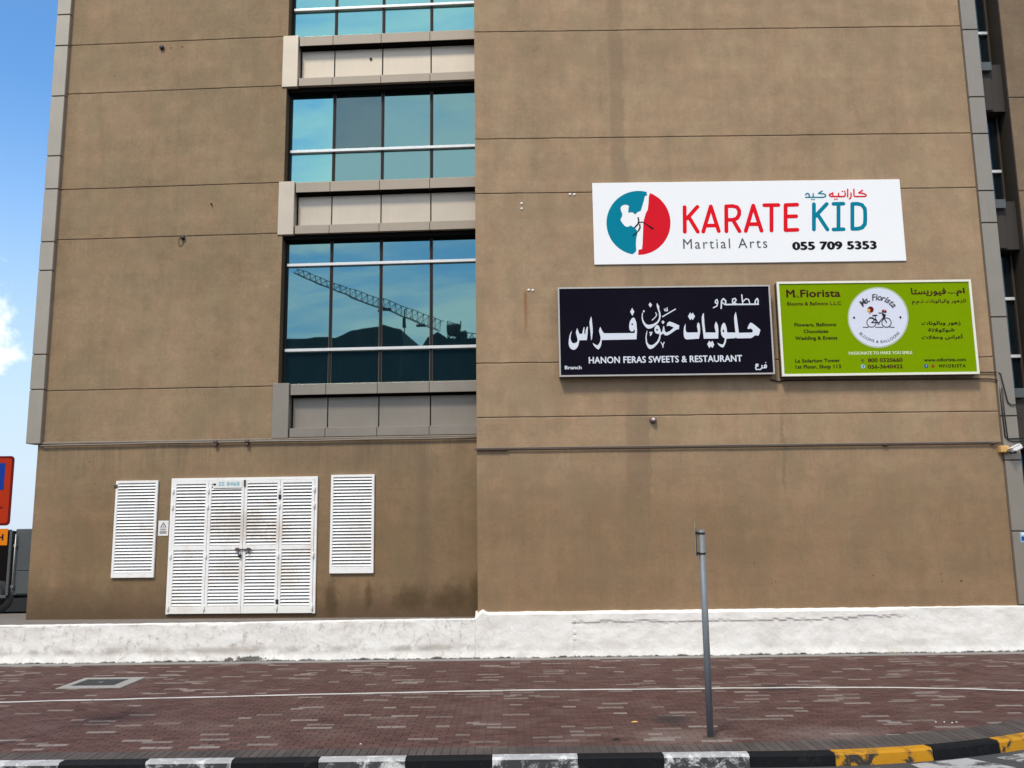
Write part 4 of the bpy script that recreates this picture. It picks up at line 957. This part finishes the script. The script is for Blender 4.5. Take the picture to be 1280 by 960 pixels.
# ================================================================== SHOP SIGNS
def sign_box(root, x0, x1, z0, z1, yf, fw, face_m, frame_m, M, dead=0.0):
    """boxed sign standing off the wall: side box, face and frame strips"""
    W, H = x1 - x0, z1 - z0; D = -yf - 0.012
    obj('box', MB().box(0.004, W - .004, 0.02, D, 0.004, H - .004, 'sign_box_side', 0.004), root, M)
    obj('face', MB().box(fw, W - fw, 0.0, 0.018, fw, H - fw, face_m), root, M)
    f = MB(); y0, y1 = -0.018, 0.03
    f.box(0, fw, y0, y1, 0, H, frame_m, .003); f.box(W - fw, W, y0, y1, 0, H, frame_m, .003)
    f.box(fw, W - fw, y0, y1, H - fw, H, frame_m, .003); f.box(fw, W - fw, y0, y1, 0, fw, frame_m, .003)
    obj('frame', f, root, M)

# white banner sign
M = T(1.84, -0.030, 8.30); s1 = empty('shop_sign', M=M)
obj('face', MB().box(0.0, 6.84, 0.0, 0.028, 0.0, 1.878, 'print_white', .004), s1, M)
traced('red', 'print_red', s1, M, y0=-0.002); traced('teal', 'print_teal', s1, M, y0=-0.002)
traced('logoteal', 'print_teal', s1, M, 'emblem', -0.002); traced('logored', 'print_red2', s1, M, 'emblem', -0.002); traced('logobelt', 'print_black', s1, M, 'emblem', -0.006)
put_texts('B', s1, M)
tag(s1, 'white shop sign with red and teal lettering and a round kicking figure emblem', 'sign', 'shop signs on the brown wall')
# navy sign
M = T(1.01, -0.20, 5.785); s2 = empty('shop_sign', M=M)
sign_box(s2, 1.01, 5.60, 5.785, 7.745, -0.20, 0.035, 'sign_navy', 'frame_alu', M)
traced('navy', 'sign_letter', s2, M, y0=-0.003); put_texts('N', s2, M)
tag(s2, 'black navy boxed shop sign with pale Arabic calligraphy and an English line below', 'sign', 'shop signs on the brown wall')
# green sign
M = T(5.75, -0.20, 5.735); s3 = empty('shop_sign', M=M)
sign_box(s3, 5.75, 9.95, 5.735, 7.81, -0.20, 0.05, 'sign_green', 'frame_cream', M)
traced('ring', 'disc_ring', s3, M, 'emblem', -0.0030); traced('disc', 'disc_white', s3, M, 'emblem', -0.0045)
traced('bike', 'print_black', s3, M, 'emblem', -0.0065); traced('maroon', 'ink_maroon', s3, M, 'emblem', -0.0100); traced('yellow', 'ink_yellow', s3, M, 'emblem', -0.0112); traced('pink', 'ink_pink', s3, M, 'emblem', -0.0116)
put_texts('G', s3, M, {**INK, 'cream': 'ink_cream'})
def arc_text(s, cx, cz, r, a0, a1, h, mat, off, outward, slant=0.0, squeeze=1.0):
    """letters set round a circle; a0..a1 degrees from the top, clockwise"""
    mb = MB(); n = len(s); Ws = []
    for ch in s:
        if ch == ' ': Ws.append(0.35)
        else:
            V, _ = text_mesh(ch, off); Ws.append(max(v[0] for v in V) - min(v[0] for v in V) + 0.10)
    tot = sum(Ws); acc = 0
    for k, ch in enumerate(s):
        t = (acc + Ws[k] / 2) / tot; acc += Ws[k]
        if ch == ' ': continue
        ang = R(a0 + (a1 - a0) * t); V, Fs = text_mesh(ch, off); a = min(v[0] for v in V); b = max(v[0] for v in V); k_ = h / 0.7
        vs = []
        for vx, vz in V:
            lx = (vx - (a + b) / 2) * k_ * squeeze + slant * vz * k_; lz = vz * k_
            if outward: rad = r + lz; th = ang; px = cx + rad * math.sin(th) + lx * math.cos(th); pz = cz + rad * math.cos(th) - lx * math.sin(th)
            else: rad = r - lz; th = ang; px = cx + rad * math.sin(th) - lx * math.cos(th); pz = cz + rad * math.cos(th) + lx * math.sin(th)
            vs.append((px, -0.0075, pz))
        mb.add(vs, Fs, mat)
    return obj('lettering', mb, s3, M)
arc_text('Ms. Fiorista', 2.138, 1.258, 0.385, -52, 58, 0.135, 'print_grey', 0.025, True, 0.22, 0.95)
arc_text('BLOOMS & BALLOONS', 2.138, 1.258, 0.560, 232, 128, 0.062, 'print_black', 0.0, False)
def icon(cx, cz, r, m, m2=None):
    mb = MB().add([(cx + r * math.cos(2 * math.pi * k / 14), -0.004, cz + r * math.sin(2 * math.pi * k / 14)) for k in range(14)], [list(range(14))], m)
    if m2: mb.add([(cx - r * .3, -0.0046, cz - r * .5), (cx + r * .15, -0.0046, cz - r * .5), (cx + r * .45, -0.0046, cz + r * .55), (cx, -0.0046, cz + r * .55)], [(0, 1, 2, 3)], m2)
    obj('icon', mb, s3, M)
icon(1.735, 0.327, 0.036, 'ink_olive'); icon(1.735, 0.194, 0.046, 'ink_skyblue', 'ink_blue'); icon(3.08, 0.189, 0.042, 'ink_blue', 'ink_skyblue'); icon(3.222, 0.187, 0.036, 'ink_redbrown')
obj('lettering', MB().box(3.69, 3.72, -0.004, -0.0035, 1.775, 1.80, 'ink_wine').box(3.735, 3.80, -0.004, -0.0035, 1.77, 1.79, 'ink_dark').box(3.815, 3.84, -0.004, -0.0035, 1.775, 1.80, 'ink_wine'), s3, M)
tag(s3, 'lime green boxed shop sign with a round white bicycle emblem and flower shop text', 'sign', 'shop signs on the brown wall')

# ================================================================== SMALL THINGS ON THE WALL
def mini(name, mb, label, cat, M=None, group=None):
    return tag(obj(name, mb, None, M), label, cat, group)
# substation number plate, warning plate
M = LF @ T(-5.94, -.068, 3.57); p = empty('number_plate', M=M)
obj('plate', MB().box(0, .66, 0, .004, 0, .175, 'cctv_white'), p, M)
text('SS 8468', .13, .60, .045, .135, 'number_teal', .03, 'l', p, M, -.002)
tag(p, 'white number plate with faded teal figures screwed across the top of the louvred doors', 'plate')
M = LF @ T(-7.155, -.010, 2.545); p = empty('warning_sign', M=M)
obj('plate', MB().box(0, .23, 0, .008, 0, .33, 'cctv_white', .002), p, M)
mb = MB(); tri = [(.115, .30), (.045, .185), (.185, .185)]; ti = [(.115, .272), (.070, .197), (.160, .197)]
mb.add([(a, -.002, b) for a, b in tri] + [(a, -.002, b) for a, b in ti], [(0, 1, 4, 3), (1, 2, 5, 4), (2, 0, 3, 5)], 'print_grey')
mb.add([(.120, -.002, .255), (.105, -.002, .228), (.118, -.002, .228), (.108, -.002, .203), (.128, -.002, .236), (.114, -.002, .236), (.127, -.002, .255)], [(0, 1, 2, 5, 6), (2, 3, 4, 5)], 'print_black')
obj('warning_triangle', mb, p, M)
mb = MB()
for z in (.145, .125): mb.box(.05, .18, -.002, -.0015, z, z + .010, 'print_grey')
for z in (.095, .080, .065, .048): mb.box(.035, .195, -.002, -.0015, z, z + .008, 'print_grey')
obj('lettering', mb, p, M)
tag(p, 'small white warning plate with a lightning triangle between vent and doors', 'sign')
# round lamp under the navy sign
lm = empty('wall_lamp', (2.996, 0, 4.863)); M = T(2.996, 0, 4.863)
obj('base', MB().lathe([(.075, 0), (.075, -.03), (.06, -.04)], (0, 0, 0), 'y', 'print_grey', 16), lm, M)
obj('lamp_head', MB().lathe([(.058, -.03), (.062, -.07), (.05, -.10), (.02, -.115)], (0, 0, 0), 'y', 'lamp_pink', 16), lm, M)
obj('lens', MB().lathe([(.028, -.11), (.024, -.13), (.01, -.136)], (0, 0, 0), 'y', 'cctv_white', 10), lm, M)
tag(lm, 'small round pinkish wall fitting beneath the dark calligraphy sign', 'lamp')
# cctv camera
M = T(10.40, -0.05, 4.14); cc = empty('security_camera', M=M)
obj('junction_box', MB().box(-.12, .06, -.10, 0.04, -.07, .07, 'cctv_orange', .015), cc, M)
Mc = M @ T(.17, -.14, .0) @ Matrix.Rotation(R(-25), 4, 'Y')
obj('camera_body', MB().box(-.11, .12, -.07, .05, -.045, .055, 'cctv_white', .018).box(-.13, .10, -.08, .06, .056, .068, 'cctv_white', .004), cc, Mc)
obj('lens', MB().lathe([(.035, 0), (.035, -.02)], (-.10, -.07, -.04), 'y', 'black_metal', 10), cc, Mc)
obj('bracket', MB().tube([(0.0, -.08, -.04), (.08, -.10, -.09), (.15, -.13, -.05)], .025, 'black_metal', 8), cc, M)
tag(cc, 'white security camera with a tan box at the end of the wall ledge', 'camera')
# small blue and white plaque on the corner cladding
M = T(10.55, -.056, 2.20); p = empty('plaque', M=M)
obj('plate', MB().box(0, .17, 0, .005, 0, .24, 'ink_skyblue'), p, M)
obj('mark', MB().box(.02, .15, -.002, -.001, .03, .12, 'ink_blue').box(.03, .10, -.002, -.001, .15, .20, 'cctv_white').box(0, .17, -.002, -.001, .215, .238, 'print_black'), p, M)
tag(p, 'little blue and white plaque low on the grey corner cladding', 'plaque')
# old fixings on the left facade
def anchor(u, z, r, label, drip=False):
    M = LF @ T(u, 0, z)
    mb = MB().lathe([(r * .9, 0.01), (r, -.02), (r, -.05), (r * .6, -.07)], (0, 0, 0), 'y', 'black_metal', 12)
    o = obj('wall_anchor', mb, None, M); tag(o, label, 'fixing', 'dark fixings left in the left facade')
    if drip: obj('wire', MB().tube([(-.02, -.01, .05), (-.09, -.012, 0), (-.11, -.012, -.12), (-.06, -.012, -.20), (.0, -.012, -.14), (.03, -.012, -.02)], .006, 'black_metal', 5), o, M)
    return o
anchor(-7.64, 14.13, .055, 'black round fixing just under the top joint, highest on the left facade')
anchor(-6.90, 9.35, .05, 'dark fixing with a looped wire and a drip stain below it', True)
anchor(-6.26, 10.15, .018, 'tiny dark fixing below the joint on the left facade')
M = LF @ T(-2.60, 0.18, 13.73); tag(obj('wall_anchor', MB().lathe([(.032, 0.004), (.032, -.02), (.015, -.03)], (0, 0, 0), 'y', 'black_metal', 10), None, M), 'black bolt head in the upper metal spandrel panel', 'fixing', 'dark fixings left in the left facade')
for u, z, lb in ((-7.42, 14.13, 'nearer'), (-7.15, 14.14, 'farther')):
    tag(obj('wall_anchor', MB().lathe([(.012, 0.004), (.012, -.01), (.006, -.014)], (0, 0, 0), 'y', 'black_metal', 6), None, LF @ T(u, 0, z)), 'pin sized dark screw, %s of the two right of the highest black fixing' % lb, 'fixing', 'dark fixings left in the left facade')
for (x, z, lb) in ((1.34, 9.93, 'white screw plug nearest the joint, left of the white sign, first of the pair'), (1.44, 9.925, 'white screw plug beside the left edge of the white sign'), (0.262, 9.73, 'upper white plug of the vertical pair far left of the white sign'), (0.262, 9.61, 'lower white plug of the vertical pair far left of the white sign'),
                   (0.39, 7.75, 'left white plug above the rust streak'), (0.48, 7.745, 'right white plug above the rust streak')):
    tag(obj('screw_plug', MB().lathe([(.026, 0.004), (.028, -.012), (.014, -.02)], (0, 0, 0), 'y', 'cctv_white', 8), None, T(x, 0, z)), lb, 'screw plug', 'white screw plugs in the brown wall')
for x, z, lb in ((5.0, 1.85, 'faint dark pit in the render right of the sign post'), (5.42, 1.45, 'faint dark pit in the render low above the plinth, between post and chip'), (8.87, 1.42, 'tiny dark pit in the render, lower of two beside the chip'), (9.27, 1.43, 'small dark chip in the render above the plinth near the right corner'), (8.87, 1.58, 'tiny dark pit in the render left of the chip'), (7.45, 1.56, 'tiny dark pit in the render farther left above the plinth')):
    tag(obj('wall_chip', MB().lathe([(.028 if x > 9 else .014, 0.003), (.022 if x > 9 else .011, -.004)], (0, 0, 0), 'y', 'rusty', 7), None, T(x, 0, z)), lb, 'wall damage')
# cables from the green sign to the corner
def cable(pts, label, r=0.012):
    return tag(obj('cable', MB().tube(pts, r, 'black_metal', 6)), label, 'cable')
cable([(9.9, -.03, 5.81), (10.20, -.03, 5.80), (10.42, -.035, 5.80), (10.47, -.07, 5.76), (10.49, -.075, 5.60), (10.56, -.075, 5.15), (10.62, -.075, 5.08), (10.84, -.075, 5.09)], 'black cable leaving the green sign at its lower right and looping over the cladding', .013)
cable([(5.9, -.03, 5.68), (8.0, -.03, 5.672), (9.9, -.03, 5.665), (10.26, -.03, 5.655), (10.40, -.035, 5.63), (10.43, -.035, 5.52), (10.43, -.06, 5.0), (10.44, -.065, 4.40), (10.50, -.07, 4.36), (10.86, -.07, 4.37)], 'thin dark cable running under the green sign then down to the camera', .014)
cable([(10.47, -.065, 5.45), (10.475, -.065, 4.8), (10.49, -.07, 4.33), (10.60, -.07, 4.30), (10.88, -.07, 4.31)], 'second dark cable dropping beside the corner joint to the camera', .012)
cable([(5.55, -.02, 5.70), (5.72, -.02, 5.66), (5.95, -.02, 5.685)], 'short dark cable between the dark sign and the green sign', .016)

# ================================================================== STREET FURNITURE
M = T(2.46, -7.03, 0); sp = empty('sign_post', M=M)
obj('post', MB().tube([(0, 0, -.05), (0, 0, 2.60)], .043, 'steel', 16), sp, M)
obj('base_collar', MB().lathe([(.10, -.01), (.095, .006), (.055, .012)], (0, 0, 0), 'z', 'rusty', 14), sp, M)
Mp = M @ Matrix.Rotation(math.atan2(2.46 - .06, 11.8) * -1, 4, 'Z')
obj('sign_plate', MB().box(-.082, -.078, -.13, .22, 2.24, 2.70, 'frame_alu').box(-.077, -.060, -.02, .02, 2.26, 2.62, 'steel'), sp, Mp)
for z in (2.555, 2.295): obj('clamp', MB().lathe([(.049, -.010), (.049, .010)], (0, 0, z), 'z', 'black_metal', 14).box(-.085, -.03, -.035, .035, z - .016, z + .016, 'black_metal'), sp, Mp)
tag(sp, 'thin grey steel sign post on the paving with its plate turned edge on', 'sign post')

M = T(-6.80, -7.35, 0); ps = empty('parking_sign', M=M)
obj('post', MB().tube([(0, .05, -.05), (0, .05, 3.55)], .038, 'steel', 12), ps, M)
def rrect(x0, x1, z0, z1, r, y0, y1, m):
    P = []
    for cx_, cz_, a in ((x1 - r, z1 - r, 0), (x0 + r, z1 - r, 90), (x0 + r, z0 + r, 180), (x1 - r, z0 + r, 270)):
        for k in range(6): t = R(a + 18 * k); P.append((cx_ + r * math.cos(t), cz_ + r * math.sin(t)))
    return MB().prism(P, 'y', y0, y1, m)
obj('sign_plate', rrect(-.34, .345, 2.765, 3.655, .05, 0, .006, 'print_maroon' if 'print_maroon' in MATS else 'ink_maroon'), ps, M)
obj('face', rrect(-.31, .315, 2.795, 3.625, .035, -.003, 0, 'park_red'), ps, M)
obj('blue_panel', MB().box(-.235, .235, -.006, -.003, 3.22, 3.565, 'park_blue'), ps, M)
text('P', -.10, .10, 3.26, 3.52, 'cctv_white', .03, 'l', ps, M, -.008)
mb = MB(); 
obj('lettering', MB().box(-.22, .05, -.006, -.0045, 3.02, 3.035, 'ink_maroon').box(.09, .24, -.006, -.0045, 2.985, 3.003, 'ink_maroon').box(.12, .135, -.006, -.0045, 3.0, 3.045, 'ink_maroon').box(.185, .20, -.006, -.0045, 3.0, 3.03, 'ink_maroon').box(-.2, .08, -.006, -.0045, 2.86, 2.88, 'ink_maroon').box(.17, .21, -.006, -.0045, 2.85, 2.90, 'ink_maroon'), ps, M)
obj('zone_plate', MB().box(-.33, .33, 0, .006, 2.515, 2.725, 'park_orange', .002), ps, M)
text('H', .203, .278, 2.58, 2.66, 'print_black', .03, 'l', ps, M, -.003, 'zone_lettering')
tag(ps, 'red parking sign with a blue panel over an orange plate at the left edge', 'sign')

# litter on the paving
for x, y, m, lb, nm in ((1.62, -6.12, 'ink_yellow', 'small yellow dry leaf lying on the red bricks left of the sign post', 'leaf'), (5.63, -6.36, 'cctv_white', 'white paper scrap, leftmost of the four crumbs on the bricks at right', 'litter'), (5.74, -6.37, 'cctv_white', 'white paper scrap, second of the four crumbs on the bricks at right', 'litter'),
                        (5.82, -6.42, 'cctv_white', 'white paper scrap, third of the four crumbs on the bricks at right', 'litter'), (5.90, -6.38, 'cctv_white', 'white paper scrap, rightmost of the four crumbs on the bricks at right', 'litter'), (1.26, -7.08, 'rubber', 'flattened dark scrap on the bricks near the kerb left of the post', 'litter'), (-1.95, -7.18, 'cctv_white', 'lone white crumb on the bricks above the kerb', 'litter')):
    q = .055 if nm == 'leaf' or m == 'rubber' else .015
    tag(obj(nm, MB().add([(-q, -.3 * q, .003), (-.2 * q, -.7 * q, .008), (q, -.1 * q, .004), (.3 * q, .6 * q, .012), (-.5 * q, .5 * q, .006), (0, 0, .018)], [(0, 1, 5), (1, 2, 5), (2, 3, 5), (3, 4, 5), (4, 0, 5)], m), None, T(x, y, 0.003)), lb, nm)

# truck behind the left corner
M = T(-12.9, 2.6, 0.768); tk = empty('parked_truck', M=M)
mb = MB().box(1.02, 2.0, 0, 2.2, .42, 1.97, 'truck_grey', .02)
obj('body', mb, tk, M)
obj('side_panel', MB().box(1.12, 1.95, -.02, 0, 1.0, 1.9, 'truck_grey', .006).box(1.12, 1.95, -.02, 0, .46, .98, 'truck_grey', .006), tk, M)
obj('frame_post', MB().box(.90, .97, -.05, .06, .42, 1.93, 'truck_grey', .008), tk, M)
obj('door_bar', MB().tube([(1.05, -.05, .50), (1.06, -.05, 1.85)], .014, 'frame_alu', 8).box(1.02, 1.09, -.06, -.03, .6, .66, 'steel').box(1.02, 1.09, -.06, -.03, 1.55, 1.61, 'steel'), tk, M)
obj('cargo_box', MB().box(-2.6, .88, .06, 2.2, .42, 1.92, 'dark_void', .02).box(-2.6, .92, -.03, .03, .36, .43, 'truck_grey', .006).box(-2.6, .92, -.03, .03, 1.90, 1.955, 'black_metal', .006), tk, M)
obj('chassis', MB().box(-2.6, 2.0, .15, 2.0, .14, .40, 'black_metal', .01).box(-2.6, 2.0, .02, .06, .05, .36, 'black_metal'), tk, M)
for x in (.70, -1.9): 
    wh = obj('wheel', MB().lathe([(.30, .02), (.36, 0), (.38, -.06), (.38, -.16), (.35, -.2), (.2, -.2)], (x, .2, .385), 'y', 'rubber', 20), tk, M)
    obj('rim', MB().lathe([(.2, -.21), (.18, -.17), (.06, -.17), (.05, -.23)], (x, .2, .385), 'y', 'black_metal', 16), wh, M)
tag(tk, 'dark truck with a grey rear body parked behind the left corner of the building', 'truck')

# ================================================================== ACROSS THE STREET (seen only as reflections in the glass)
ob = empty('warehouse', (-30, -66, -0.2))
obj('wall', MB().box(-62, -8, -74, -60, -.2, 19.2, 'far_wall'), ob)
rp = [(-62, 19.2), (-40, 20.2), (-29, 20.6), (-23.6, 20.5), (-22.0, 21.2), (-19.2, 21.5), (-17.3, 20.9), (-16.9, 19.2)]
obj('roof', MB().prism(rp, 'y', -74, -60.02, 'far_roof'), ob)
obj('roof', MB().prism([(-15.4, 19.2), (-14.8, 20.1), (-13.8, 20.5), (-12.9, 19.9), (-12.3, 19.2)], 'y', -73, -60.02, 'far_roof'), ob)
obj('parapet', MB().box(-12.9, -8, -74, -60.03, 19.2, 19.9, 'far_roof'), ob)
for i in range(7): obj('window', MB().box(-60 + i * 7, -56.5 + i * 7, -60, -59.93, 9, 13, 'glass_dark'), ob)
tag(ob, 'long dark building with low domed roof across the street, reflected in the glass', 'building')
o2 = empty('low_block', (6, -62, -0.2))
obj('wall', MB().box(-4, 40, -75, -58, -.2, 9, 'far_wall'), o2); obj('roof', MB().box(-4.3, 40.3, -75.3, -57.7, 9, 9.5, 'far_roof'), o2)
for i in range(8): obj('window', MB().box(-2 + i * 5, 1 + i * 5, -58, -57.94, 3, 6, 'glass_dark'), o2)
tag(o2, 'lower flat roofed block across the street behind the photographer', 'building')
# floodlight mast
fm = empty('floodlight_mast', (-13.4, -45, -0.2))
obj('post', MB().tube([(-13.4, -45, -.2), (-13.4, -45, 17.6)], 0.06, 'far_roof', 8, True, .035), fm)
obj('lamp_head', MB().box(-13.53, -13.27, -45.1, -44.9, 17.6, 18.5, 'far_roof', .05).tube([(-13.4, -45, 18.6), (-13.4, -45, 19.2)], .05, 'far_roof', 6), fm)
tag(fm, 'single dark lamp mast standing between the two roof domes in the reflection', 'street lamp')
# tower crane
cr = empty('tower_crane', (-17.5, -90, -0.2))
def truss(a, b, wa, wb, n, r, m='crane_paint'):
    """lattice boom of three chords with zigzag braces"""
    a, b = Vector(a), Vector(b); mb = MB(); d = (b - a).normalized(); up = Vector((-d.z, 0, d.x)); up = up if up.z > 0 else -up
    if abs(d.z) > .99: up = Vector((1, 0, 0))
    sd_ = d.cross(up)
    def P(t, k):
        w_ = wa + (wb - wa) * t; c = a + (b - a) * t
        return c + (up * w_ * .5 if k == 0 else -up * w_ * .5 + sd_ * (w_ * .4 if k == 1 else -w_ * .4))
    for k in range(3): mb.tube([P(0, k), P(1, k)], r, m, 5)
    for i in range(n):
        t0, t1, tm = i / n, (i + 1) / n, (i + .5) / n
        for k in (1, 2): mb.tube([P(t0, k), P(tm, 0)], r * .6, m, 4); mb.tube([P(tm, 0), P(t1, k)], r * .6, m, 4)
        mb.tube([P(t0, 1), P(t0, 2)], r * .5, m, 4); mb.tube([P(t0, 1), P(t1, 2)], r * .5, m, 4)
    return mb
obj('jib', truss((-38.5, -90, 36.3), (-19.3, -90, 28.0), 0.65, 1.5, 26, .05), cr)
obj('counter_jib', truss((-17.5, -90, 26.6), (-9.0, -90, 25.4), 1.2, .9, 10, .06).box(-11, -9.4, -91, -89, 24.2, 25.6, 'crane_paint'), cr)
obj('mast', truss((-17.6, -90, -.2), (-17.6, -90, 28.5), 1.5, 1.5, 26, .07), cr)
obj('cab', MB().box(-18.5, -16.9, -90.6, -89.4, 26.6, 28.1, 'crane_paint', .2).box(-17.4, -15.9, -90.5, -89.5, 25.9, 27.2, 'crane_paint', .2), cr)
obj('trolley', MB().box(-27.5, -26.0, -90.3, -89.7, 30.3, 30.6, 'crane_paint').box(-22.6, -21.4, -90.3, -89.7, 28.0, 28.3, 'crane_paint'), cr)
tag(cr, 'dark lattice tower crane whose slanting jib is mirrored in the large window', 'crane')
